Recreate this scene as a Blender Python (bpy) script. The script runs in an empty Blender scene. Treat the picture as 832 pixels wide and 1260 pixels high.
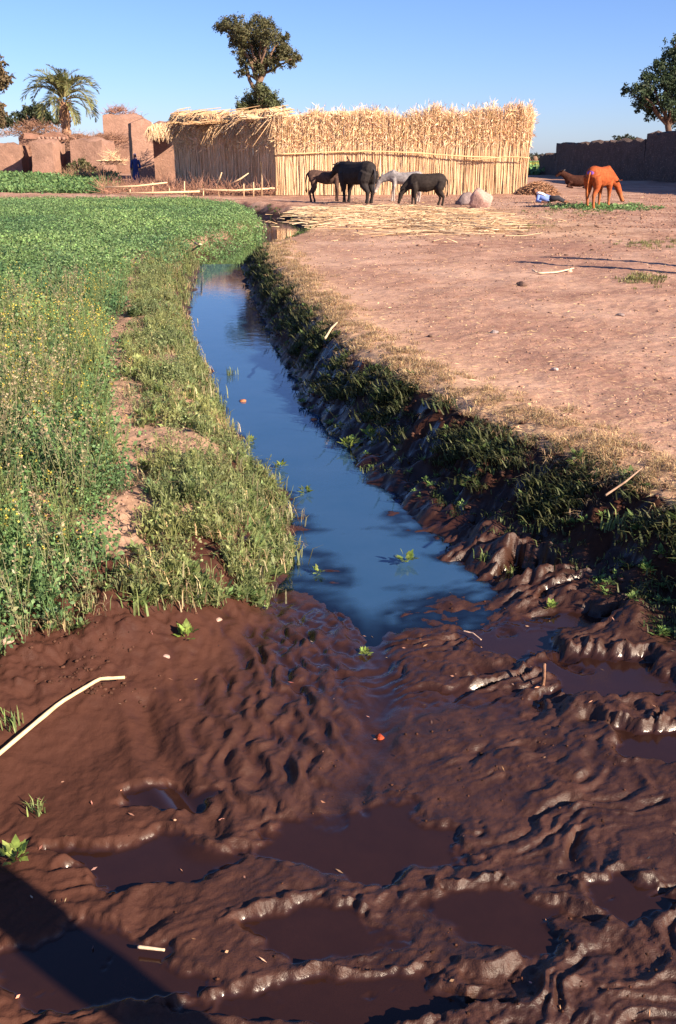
import bpy, math, random
import numpy as np
from mathutils import Vector, Matrix

scene = bpy.context.scene
# ------------------------------------------------------------------ camera, sky, sun, exposure
CAM_H, FPX = 1.45, 1225.0
PITCH = math.atan((630 - 194) / FPX)
cam_d = bpy.data.cameras.new('camera')
cam = bpy.data.objects.new('camera', cam_d)
scene.collection.objects.link(cam)
cam.location = (0, 0, CAM_H)
cam.rotation_euler = (math.pi / 2 - PITCH, 0, 0)
cam_d.sensor_fit = 'VERTICAL'
cam_d.sensor_height = 36.0
cam_d.lens = 36.0 * FPX / 1260.0
cam_d.clip_start = 0.05
cam_d.clip_end = 9000
scene.camera = cam
scene.render.resolution_x, scene.render.resolution_y = 676, 1024

SUN_EL = math.radians(27)
SUN_AZ = math.radians(-38)          # direction towards the sun, measured from +X (counter-clockwise)
sun_dir = Vector((math.cos(SUN_AZ) * math.cos(SUN_EL), math.sin(SUN_AZ) * math.cos(SUN_EL), math.sin(SUN_EL)))
world = bpy.data.worlds.new('World')
scene.world = world
world.use_nodes = True
wn = world.node_tree
bg = wn.nodes['Background']
sky = wn.nodes.new('ShaderNodeTexSky')
sky.sky_type = 'NISHITA'
sky.sun_disc = False
sky.sun_elevation = SUN_EL
sky.sun_rotation = math.atan2(sun_dir.x, sun_dir.y)
sky.altitude = 0
sky.air_density = 0.85
sky.dust_density = 0.35
sky.ozone_density = 6.5
bg.inputs['Strength'].default_value = 0.054
film = wn.nodes.new('ShaderNodeMix')          # even film tint of the whole sky
film.data_type = 'RGBA'; film.blend_type = 'MULTIPLY'
film.inputs[0].default_value = 1.0
film.inputs[7].default_value = (1.14, 1.06, 1.24, 1)
wn.links.new(sky.outputs[0], film.inputs[6])
wn.links.new(film.outputs[2], bg.inputs['Color'])
sun_d = bpy.data.lights.new('sun', 'SUN')
sun_d.energy = 5.0
sun_d.angle = math.radians(0.5)
sun_d.color = (1.0, 0.80, 0.60)
sun = bpy.data.objects.new('sun', sun_d)
scene.collection.objects.link(sun)
sun.rotation_euler = sun_dir.to_track_quat('Z', 'Y').to_euler()
sun.location = (20, -15, 20)
scene.view_settings.view_transform = 'Standard'
scene.view_settings.look = 'None'
scene.view_settings.exposure = 1.4
scene.view_settings.gamma = 1.0

# ------------------------------------------------------------------ helpers
rng = np.random.default_rng(7)
random.seed(7)
C = scene.collection
cP, sP = math.cos(PITCH), math.sin(PITCH)

def ray(px, py):
    a = (px - 416) / FPX
    b = (630 - py) / FPX
    return np.array([a, cP + b * sP, -sP + b * cP])

def onz(px, py, z=0.0):
    d = ray(px, py)
    return d * ((z - CAM_H) / d[2]) + np.array([0, 0, CAM_H])

def onY(px, py, Y):
    d = ray(px, py)
    return d * (Y / d[1]) + np.array([0, 0, CAM_H])

def sstep(a, b, x):
    t = np.clip((x - a) / (b - a), 0, 1)
    return t * t * (3 - 2 * t)

_perm = np.random.default_rng(3).permutation(256)
_perm = np.concatenate([_perm, _perm, _perm])
_gr = np.random.default_rng(4).uniform(0, 2 * math.pi, 256)
_gx, _gy = np.cos(_gr), np.sin(_gr)

def pn(x, y, s=0):
    x = np.asarray(x, float) + s * 17.31
    y = np.asarray(y, float) + s * 9.77
    xi = np.floor(x).astype(int); yi = np.floor(y).astype(int)
    fx = x - xi; fy = y - yi
    u = fx * fx * fx * (fx * (fx * 6 - 15) + 10)
    v = fy * fy * fy * (fy * (fy * 6 - 15) + 10)
    def gr(ix, iy, dx, dy):
        h = _perm[_perm[ix & 255] + (iy & 255)]
        return _gx[h] * dx + _gy[h] * dy
    a = gr(xi, yi, fx, fy); b = gr(xi + 1, yi, fx - 1, fy)
    c = gr(xi, yi + 1, fx, fy - 1); d = gr(xi + 1, yi + 1, fx - 1, fy - 1)
    return 1.5 * ((a + (b - a) * u) * (1 - v) + (c + (d - c) * u) * v)

def fbm(x, y, s=0, o=4, g=0.5):
    r = 0; a = 1.0; f = 1.0
    for k in range(o):
        r = r + a * pn(x * f, y * f, s + k * 3)
        a *= g; f *= 2.03
    return r

class MB:
    """collects vertices, faces and a colour per vertex; build() links them as one mesh object"""
    def __init__(self):
        self.v = []; self.c = []; self.q = []; self.t = []; self.n = 0
    def add(self, v, quads=None, tris=None, col=(.5, .5, .5)):
        v = np.asarray(v, np.float32).reshape(-1, 3)
        c = np.asarray(col, np.float32)
        if c.ndim == 1: c = np.broadcast_to(c, (len(v), 3))
        if quads is not None and len(quads): self.q.append(np.asarray(quads, np.int64).reshape(-1, 4) + self.n)
        if tris is not None and len(tris): self.t.append(np.asarray(tris, np.int64).reshape(-1, 3) + self.n)
        self.v.append(v); self.c.append(c); self.n += len(v)
    def arrays(self):
        v = np.concatenate(self.v); c = np.concatenate(self.c)
        q = np.concatenate(self.q) if self.q else np.zeros((0, 4), np.int64)
        t = np.concatenate(self.t) if self.t else np.zeros((0, 3), np.int64)
        return v, c, q, t
    def mesh(self, name, mat, smooth=False):
        v, c, q, t = self.arrays()
        return np_mesh(name, v, q, t, mat, c, smooth)
    def build(self, name, mat, parent=None, smooth=False):
        return link(name, self.mesh(name, mat, smooth), parent)

def np_mesh(name, v, q, t, mat, c=None, smooth=False):
    me = bpy.data.meshes.new(name)
    me.vertices.add(len(v))
    me.vertices.foreach_set('co', np.asarray(v, np.float32).ravel())
    nl = len(q) * 4 + len(t) * 3
    me.loops.add(nl)
    me.loops.foreach_set('vertex_index', np.concatenate([q.ravel(), t.ravel()]).astype(np.int32))
    me.polygons.add(len(q) + len(t))
    ls = np.concatenate([np.arange(len(q)) * 4, len(q) * 4 + np.arange(len(t)) * 3]).astype(np.int32)
    me.polygons.foreach_set('loop_start', ls)
    if smooth:
        me.polygons.foreach_set('use_smooth', np.ones(len(ls), bool))
    if c is not None:
        at = me.attributes.new('col', 'FLOAT_COLOR', 'POINT')
        at.data.foreach_set('color', np.concatenate([c, np.ones((len(c), 1), np.float32)], 1).astype(np.float32).ravel())
    me.update(calc_edges=True)
    me.validate()
    if mat: me.materials.append(mat)
    return me

def link(name, me, parent=None):
    o = bpy.data.objects.new(name, me)
    C.objects.link(o)
    if parent is not None: o.parent = parent
    return o

def tag(o, label=None, cat=None, group=None, kind=None):
    if label: o['label'] = label
    if cat: o['category'] = cat
    if group: o['group'] = group
    if kind: o['kind'] = kind
    return o

def thing(name, label, cat, loc=(0, 0, 0), rz=0, group=None):
    o = bpy.data.objects.new(name, None)
    C.objects.link(o)
    o.empty_display_size = 0.2
    o.location = loc; o.rotation_euler = (0, 0, rz)
    return tag(o, label, cat, group)

def nrm(v):
    v = np.asarray(v, float)
    return v / (np.linalg.norm(v, axis=-1, keepdims=True) + 1e-9)

def tube(mb, pts, rad, n=6, col=(.5, .5, .5), up=(0, 0, 1), flat=1.0, caps=True, jitter=0):
    """loft of elliptical rings; rad is a scalar or a list of radius or (lateral, vertical)"""
    pts = np.asarray(pts, float); k = len(pts)
    if np.isscalar(rad): rad = [rad] * k
    R = np.array([(r, r * flat) if np.isscalar(r) else r for r in rad], float)
    tg = np.gradient(pts, axis=0); tg = nrm(tg)
    up = np.asarray(up, float)
    lat = np.cross(tg, up)
    bad = np.linalg.norm(lat, axis=1) < 1e-3
    lat[bad] = np.cross(tg[bad], np.array([1.0, .01, 0]))
    lat = nrm(lat); vv = np.cross(lat, tg)
    an = np.linspace(0, 2 * math.pi, n, endpoint=False)
    rr = np.ones((k, n)) if not jitter else 1 + rng.uniform(-jitter, jitter, (k, n))
    V = pts[:, None, :] + (np.cos(an)[None, :, None] * lat[:, None, :] * R[:, 0][:, None, None]
                          + np.sin(an)[None, :, None] * vv[:, None, :] * R[:, 1][:, None, None]) * rr[..., None]
    V = V.reshape(-1, 3)
    i = np.arange(k - 1)[:, None] * n; j = np.arange(n)[None, :]; j2 = (j + 1) % n
    Q = np.stack([i + j, i + j2, i + n + j2, i + n + j], -1).reshape(-1, 4)
    T = []
    if caps:
        V = np.concatenate([V, pts[:1], pts[-1:]])
        a, b = k * n, k * n + 1
        for m in range(n):
            T.append((a, (m + 1) % n, m)); T.append((b, (k - 1) * n + m, (k - 1) * n + (m + 1) % n))
    cc = np.asarray(col, float)
    if cc.ndim == 2 and len(cc) == k:
        cc = np.repeat(cc, n, 0)
        if caps: cc = np.concatenate([cc, cc[:1], cc[-1:]])
    mb.add(V, Q, T, cc)

def box(mb, lo, hi, col=(.5, .5, .5), R=None, org=None, jit=0):
    lo = np.asarray(lo, float); hi = np.asarray(hi, float)
    V = np.array([[(lo[0], hi[0])[i], (lo[1], hi[1])[j], (lo[2], hi[2])[k]] for i in (0, 1) for j in (0, 1) for k in (0, 1)])
    if jit: V = V + rng.uniform(-jit, jit, V.shape)
    if R is not None: V = V @ np.asarray(R).T
    if org is not None: V = V + np.asarray(org)
    mb.add(V, [(0, 1, 3, 2), (4, 6, 7, 5), (0, 4, 5, 1), (2, 3, 7, 6), (0, 2, 6, 4), (1, 5, 7, 3)], None, col)

def rotz(a):
    return np.array([[math.cos(a), -math.sin(a), 0], [math.sin(a), math.cos(a), 0], [0, 0, 1]])

def quads_leaf(mb, P, N, U, L, W, col, fold=0.0):
    """diamond leaves: base P, growing along U, width across cross(N,U)"""
    P = np.asarray(P, float); U = nrm(U); S = nrm(np.cross(N, U)); Nn = np.cross(U, S)
    L = np.broadcast_to(np.asarray(L, float), (len(P),))[:, None]; W = np.broadcast_to(np.asarray(W, float), (len(P),))[:, None]
    a = P; b = P + U * L * .5 + S * W * .5 + Nn * L * fold; c = P + U * L; d = P + U * L * .5 - S * W * .5 + Nn * L * fold
    V = np.stack([a, b, c, d], 1).reshape(-1, 3)
    col = np.asarray(col, float)
    if col.ndim == 2: col = np.repeat(col, 4, 0)
    mb.add(V, np.arange(len(P) * 4).reshape(-1, 4), None, col)

def proto(mb):
    return mb.arrays()

def scatter(mb, protos, pos, scale, yaw, tint, tilt=None, which=None):
    """copies prototype plants to many places inside one mesh builder"""
    m = len(pos)
    if which is None: which = rng.integers(0, len(protos), m)
    for k, (v, c, q, t) in enumerate(protos):
        s = np.where(which == k)[0]
        if not len(s): continue
        cs, sn = np.cos(yaw[s]), np.sin(yaw[s])
        sc = scale[s]
        X = (v[None, :, 0] * cs[:, None] - v[None, :, 1] * sn[:, None]) * sc[:, None]
        Y = (v[None, :, 0] * sn[:, None] + v[None, :, 1] * cs[:, None]) * sc[:, None]
        Z = v[None, :, 2] * sc[:, None]
        if tilt is not None:
            X = X + Z * tilt[s, 0][:, None]; Y = Y + Z * tilt[s, 1][:, None]
        V = np.stack([X + pos[s, 0][:, None], Y + pos[s, 1][:, None], Z + pos[s, 2][:, None]], -1)
        cc = c[None] * tint[s][:, None, :]
        nv = len(v); off = (np.arange(len(s)) * nv)[:, None, None]
        mb.add(V.reshape(-1, 3), (q[None] + off).reshape(-1, 4) if len(q) else None,
               (t[None] + off).reshape(-1, 3) if len(t) else None, cc.reshape(-1, 3))

# ------------------------------------------------------------------ materials
class NT:
    def __init__(self, name):
        self.m = bpy.data.materials.new(name); self.m.use_nodes = True
        self.t = self.m.node_tree; self.b = self.t.nodes['Principled BSDF']; self.out = self.t.nodes['Material Output']
    def n(self, ty, **k):
        nd = self.t.nodes.new(ty)
        for a, v in k.items(): setattr(nd, a, v)
        return nd
    def l(self, a, b): self.t.links.new(a, b)
    def set(self, sock, v):
        if isinstance(v, bpy.types.NodeSocket): self.l(v, sock)
        else: sock.default_value = v
    def coord(self):
        return self.n('ShaderNodeTexCoord').outputs['Object']
    def noise(self, sc, det=4, rough=.55, vec=None, dist=0, stretch=None):
        nd = self.n('ShaderNodeTexNoise'); nd.inputs['Scale'].default_value = sc
        nd.inputs['Detail'].default_value = det; nd.inputs['Roughness'].default_value = rough; nd.inputs['Distortion'].default_value = dist
        v = vec or self.coord()
        if stretch:
            mp = self.n('ShaderNodeMapping'); mp.inputs['Scale'].default_value = stretch; self.l(v, mp.inputs[0]); v = mp.outputs[0]
        self.l(v, nd.inputs['Vector'])
        return nd.outputs['Fac']
    def ramp(self, f, stops):
        r = self.n('ShaderNodeValToRGB'); e = r.color_ramp.elements
        while len(e) < len(stops): e.new(.5)
        for el, (p, c) in zip(e, stops):
            el.position = p; el.color = (c[0], c[1], c[2], 1) if not np.isscalar(c) else (c, c, c, 1)
        self.l(f, r.inputs[0]); return r.outputs[0]
    def mix(self, f, a, b, mode='MIX'):
        m = self.n('ShaderNodeMix', data_type='RGBA', blend_type=mode)
        for s, v in ((m.inputs[0], f), (m.inputs[6], a), (m.inputs[7], b)):
            if isinstance(v, tuple): v = (v[0], v[1], v[2], 1)
            self.set(s, v)
        return m.outputs[2]
    def math(self, op, a, b=0.0, c=None, clamp=False):
        m = self.n('ShaderNodeMath', operation=op); m.use_clamp = clamp
        self.set(m.inputs[0], a); self.set(m.inputs[1], b)
        if c is not None: self.set(m.inputs[2], c)
        return m.outputs[0]
    def attr(self, nm):
        return self.n('ShaderNodeAttribute', attribute_name=nm)
    def bump(self, h, st, dist, nor=None):
        b = self.n('ShaderNodeBump'); self.set(b.inputs['Strength'], st); b.inputs['Distance'].default_value = dist
        self.l(h, b.inputs['Height'])
        if nor is not None: self.l(nor, b.inputs['Normal'])
        return b.outputs[0]
    def fin(self, col=None, rough=None, nor=None, spec=None):
        if col is not None: self.set(self.b.inputs['Base Color'], col if not isinstance(col, tuple) else (*col, 1))
        if rough is not None: self.set(self.b.inputs['Roughness'], rough)
        if nor is not None: self.l(nor, self.b.inputs['Normal'])
        if spec is not None: self.set(self.b.inputs['Specular IOR Level'], spec)
        return self.m

def mat_ground():
    m = NT('ground_material')
    z = m.attr('zone'); sp = m.n('ShaderNodeSeparateColor'); m.l(z.outputs['Color'], sp.inputs[0])
    mud, field, straw = sp.outputs[0], sp.outputs[1], sp.outputs[2]
    pool = m.attr('pool').outputs['Fac']
    co = m.coord()
    n1 = m.noise(1.3, 5, .6); n2 = m.noise(9, 6, .65); n3 = m.noise(55, 4, .7); n4 = m.noise(240, 2, .6)
    dirt = m.ramp(n1, [(.3, (.31, .175, .135)), (.5, (.385, .225, .178)), (.7, (.45, .28, .22))])
    dirt = m.mix(m.ramp(n2, [(.35, 0.0), (.7, 1.0)]), dirt, (.29, .165, .12))
    dirt = m.mix(m.ramp(n3, [(.50, 0.0), (.66, .9)]), dirt, (.58, .41, .28))
    dirt = m.mix(m.ramp(n4, [(.32, .85), (.48, 0.0)]), dirt, (.17, .09, .065))
    sy = m.n('ShaderNodeSeparateXYZ'); m.l(co, sy.inputs[0])
    pat = m.noise(.42, 5, .65)
    far_ = m.ramp(m.math('MULTIPLY', sy.outputs[1], .02), [(.30, 0.0), (.40, 1.0), (.72, 1.0), (.85, 0.0)])
    dung = m.math('MULTIPLY', m.ramp(m.noise(2.3, 6, .7), [(.44, 0.0), (.60, 1.0)]), m.math('MULTIPLY_ADD', far_, .45, .42))
    dirt = m.mix(dung, dirt, (.17, .085, .06))
    dirt = m.mix(m.ramp(pat, [(.34, .55), (.47, 0.0)]), dirt, (.24, .13, .10))
    dirt = m.mix(m.ramp(pat, [(.47, 0.0), (.62, .6)]), dirt, (.50, .34, .26))
    # chopped straw trodden into the yard
    st = m.noise(38, 3, .6, stretch=(1, .18, 1)); st2 = m.noise(46, 3, .6, stretch=(.2, 1, 1))
    sm = m.math('MAXIMUM', m.ramp(st, [(.60, 0.0), (.68, 1.0)]), m.ramp(st2, [(.60, 0.0), (.68, 1.0)]))
    sm = m.math('MULTIPLY', sm, m.math('ADD', m.math('MULTIPLY', straw, .9), .22))
    dirt = m.mix(sm, dirt, (.66, .47, .27))
    dirt = m.mix(m.math('MULTIPLY', straw, .35), dirt, (.56, .39, .21))
    soil = m.ramp(n2, [(.3, (.20, .125, .085)), (.6, (.34, .22, .155))])
    soil = m.mix(m.ramp(n3, [(.5, 0.0), (.7, .7)]), soil, (.42, .29, .20))
    mudc = m.ramp(n2, [(.3, (.024, .0098, .0068)), (.5, (.042, .0172, .0112)), (.72, (.066, .026, .0165))])
    mudc = m.mix(m.ramp(n4, [(.32, .6), (.5, 0.0)]), mudc, (.022, .010, .008))
    mudc = m.mix(m.math('MULTIPLY', pool, .85), mudc, (.019, .0085, .0068))
    mudc = m.mix(m.math('MULTIPLY', m.attr('drying').outputs['Fac'], .8), mudc, (.066, .0265, .0175))
    c = m.mix(field, dirt, soil)
    edge = m.math('ADD', mud, m.math('MULTIPLY', m.math('SUBTRACT', n2, .5), .5))
    c = m.mix(m.ramp(edge, [(.25, 0.0), (.6, 1.0)]), c, mudc)
    wet = m.ramp(edge, [(.35, 0.0), (.85, 1.0)])
    rv = m.mix(m.attr('matte').outputs['Fac'], m.ramp(n2, [(.3, .40), (.7, .60)]), (.75, .75, .75))
    rmud = m.mix(pool, rv, (.10, .10, .10))
    rough = m.mix(wet, (.95, .95, .95), rmud)
    h = m.math('ADD', m.math('MULTIPLY', n3, .7), m.math('MULTIPLY', n4, .3))
    h2 = m.math('ADD', h, m.math('MULTIPLY', n2, 1.2))
    strn = m.math('MULTIPLY_ADD', pool, -.85, .9)
    nor = m.bump(h2, m.math('MULTIPLY', strn, m.math('MULTIPLY_ADD', wet, -.15, .55)), .012)
    return m.fin(c, rough, nor, m.math('MULTIPLY_ADD', m.math('MULTIPLY', wet, m.math('SUBTRACT', 1.0, m.attr('matte').outputs['Fac'])), .25, .12))

def mat_water():
    m = NT('water_material')
    n = m.noise(7, 3, .5); n2 = m.noise(40, 2, .5)
    h = m.math('ADD', n, m.math('MULTIPLY', n2, .2))
    nor = m.bump(h, .14, .006)
    col = m.ramp(m.noise(3, 4, .6), [(.3, (.022, .070, .15)), (.7, (.030, .080, .165))])  # blue of the reflected sky painted into the diffuse colour of the water
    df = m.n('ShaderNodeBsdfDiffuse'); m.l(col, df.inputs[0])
    tr = m.n('ShaderNodeBsdfTransparent'); tr.inputs[0].default_value = (.75, .68, .62, 1)
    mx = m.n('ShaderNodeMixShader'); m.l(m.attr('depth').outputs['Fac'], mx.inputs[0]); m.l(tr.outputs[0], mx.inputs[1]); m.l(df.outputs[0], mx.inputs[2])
    gl = m.n('ShaderNodeBsdfGlossy'); gl.inputs['Roughness'].default_value = .03; m.l(nor, gl.inputs['Normal'])
    fr = m.n('ShaderNodeFresnel'); fr.inputs['IOR'].default_value = 1.8; m.l(nor, fr.inputs['Normal'])
    m2 = m.n('ShaderNodeMixShader'); m.l(fr.outputs[0], m2.inputs[0]); m.l(mx.outputs[0], m2.inputs[1]); m.l(gl.outputs[0], m2.inputs[2])
    m.l(m2.outputs[0], m.out.inputs[0])
    return m.m

def mat_leaf(name, trans=.35, rough=.55, noise=.35):
    m = NT(name)
    a = m.attr('col').outputs['Color']
    v = m.ramp(m.noise(60, 2, .5), [(.3, 1 - noise), (.7, 1 + noise)])
    c = m.mix(1.0, a, v, 'MULTIPLY')
    m.fin(c, rough, None, .3)
    if trans:
        tr = m.n('ShaderNodeBsdfTranslucent'); m.l(c, tr.inputs[0])
        mx = m.n('ShaderNodeMixShader'); mx.inputs[0].default_value = trans
        m.l(m.b.outputs[0], mx.inputs[1]); m.l(tr.outputs[0], mx.inputs[2]); m.l(mx.outputs[0], m.out.inputs[0])
    return m.m

def mat_col(name, rough=.85, sc=12, var=.3, bump=.4, dist=.02, spec=.2):
    """attribute colour with procedural grain"""
    m = NT(name)
    a = m.attr('col').outputs['Color']
    n = m.noise(sc, 6, .62)
    c = m.mix(1.0, a, m.ramp(n, [(.28, 1 - var), (.72, 1 + var)]), 'MULTIPLY')
    return m.fin(c, rough, m.bump(n, bump, dist), spec)

def mat_mudwall():
    m = NT('mud_brick_material')
    a = m.attr('col').outputs['Color']
    n = m.noise(1.6, 5, .65); n2 = m.noise(11, 5, .65)
    c = m.mix(1.0, a, m.ramp(n, [(.28, .72), (.72, 1.25)]), 'MULTIPLY')
    c = m.mix(m.ramp(n2, [(.50, 0.0), (.70, .5)]), c, (.22, .135, .10))
    bk = m.noise(5, 3, .6, stretch=(1, 1, 4))
    c = m.mix(m.ramp(bk, [(.58, 0.0), (.70, .6)]), c, (.42, .28, .21))
    return m.fin(c, .95, m.bump(m.math('ADD', n, m.math('MULTIPLY', n2, .5)), .5, .12), .1)

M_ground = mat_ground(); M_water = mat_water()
M_leaf = mat_leaf('foliage_material'); M_tree = mat_leaf('tree_leaf_material', .2, .6, .25)
M_straw = mat_col('straw_material', .8, 30, .25, .2, .01)
M_wood = mat_col('wood_material', .85, 25, .35, .6, .02)
M_stone = mat_col('stone_material', .9, 18, .3, .6, .03)
M_coat = mat_col('animal_coat_material', .75, 14, .4, .3, .02, .15)
M_cloth = mat_col('cloth_material', .9, 20, .15, .3, .02)
M_mudw = mat_mudwall()

# ------------------------------------------------------------------ terrain
ZW = -0.425
def itp(y, tab):
    t = np.array(tab, float)
    return np.interp(y, t[:, 0], t[:, 1])
T_xl = [(-3, -3.6), (1, -2.6), (2.0, -1.25), (2.6, -.80), (3.0, -.55), (3.4, -.36), (3.8, -.25), (4.2, -.25), (4.6, -.19), (5.4, -.26), (6.4, -.62), (7.4, -.86), (8.4, -1.05), (10, -1.42), (11.9, -1.77), (14.5, -2.12), (18.3, -2.5), (19.5, -2.5)]
T_xlt = [(-3, -5), (1, -3.7), (2.2, -2.3), (2.8, -1.55), (3.15, -1.2), (3.5, -.90), (3.9, -.68), (4.15, -.58), (5, -.78), (6.5, -1.08), (8.4, -1.45), (11.9, -2.12), (15, -2.55), (19.5, -2.95)]
T_xr = [(-3, 3.2), (0, 2.5), (2, 2.05), (3, 1.72), (3.5, 1.5), (4, 1.24), (4.4, 1.02), (4.8, .78), (5.7, .46), (6.6, .20), (7.8, -.22), (10, -.60), (12.8, -1.0), (16, -1.45), (19, -1.85), (19.5, -1.9)]
T_xrt = [(-3, 3.9), (0, 3.1), (2.5, 2.45), (3.5, 2.02), (4.4, 1.6), (5.4, 1.13), (6.9, .6), (8.15, .19), (10, -.12), (12.3, -.46), (15, -.85), (18.4, -1.2), (19.5, -1.3)]
def xl(y): return itp(y, T_xl) + .05 * pn(y * 2.2, 0, 5) + .02 * pn(y * 7, 3, 5)
def xlt(y): return itp(y, T_xlt) + .07 * pn(y * 1.7, 0, 6)
def xr(y): return itp(y, T_xr) + .06 * pn(y * 1.9, 0, 7) + .03 * pn(y * 6, 2, 7)
def xrt(y): return itp(y, T_xrt) + .07 * pn(y * 1.6, 0, 8) + .03 * pn(y * 5, 0, 8)
T_path = [(2.9, -.85), (3.8, -.88), (4.4, -.95), (5.3, -1.15), (6.5, -1.45), (8.2, -1.85), (10.5, -2.2), (14.2, -2.85), (16, -3.0)]
FAR = np.array([(-2.15, 18.9), (-1.75, 21.5), (-1.35, 25), (-1.5, 29), (-2.2, 33), (-4.0, 36), (-9, 37.6), (-40, 40)])

def seg_dist(x, y, P):
    d = np.full(np.shape(x), 1e9)
    for a, b in zip(P[:-1], P[1:]):
        ab = b - a; t = np.clip(((x - a[0]) * ab[0] + (y - a[1]) * ab[1]) / (ab @ ab), 0, 1)
        d = np.minimum(d, np.hypot(x - a[0] - t * ab[0], y - a[1] - t * ab[1]))
    return d

POOLS = []   # centre x, y, half axes, level
for (px, py, ax, ay, dz, rs) in [(612, 1130, 82, 40, .0, 1), (385, 1150, 92, 38, .0, .8), (430, 1232, 150, 38, -.01, 1), (440, 1035, 118, 46, -.006, .3), (640, 780, 58, 26, -.006, .5), (745, 828, 88, 30, 0, .9),
                                 (815, 918, 70, 24, .005, 1), (700, 757, 70, 10, 0, .6), (190, 1062, 118, 28, .0, .25), (205, 985, 60, 18, .01, .1), (100, 1200, 130, 55, 0, .2), (650, 700, 42, 13, 0, .4), (770, 1110, 50, 28, .01, .6)]:
    c = onz(px, py, -.385); e = onz(px + ax, py, -.385); f = onz(px, py - ay, -.385)
    POOLS.append((c[0], c[1], e[0] - c[0], f[1] - c[1], dz, rs))

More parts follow.
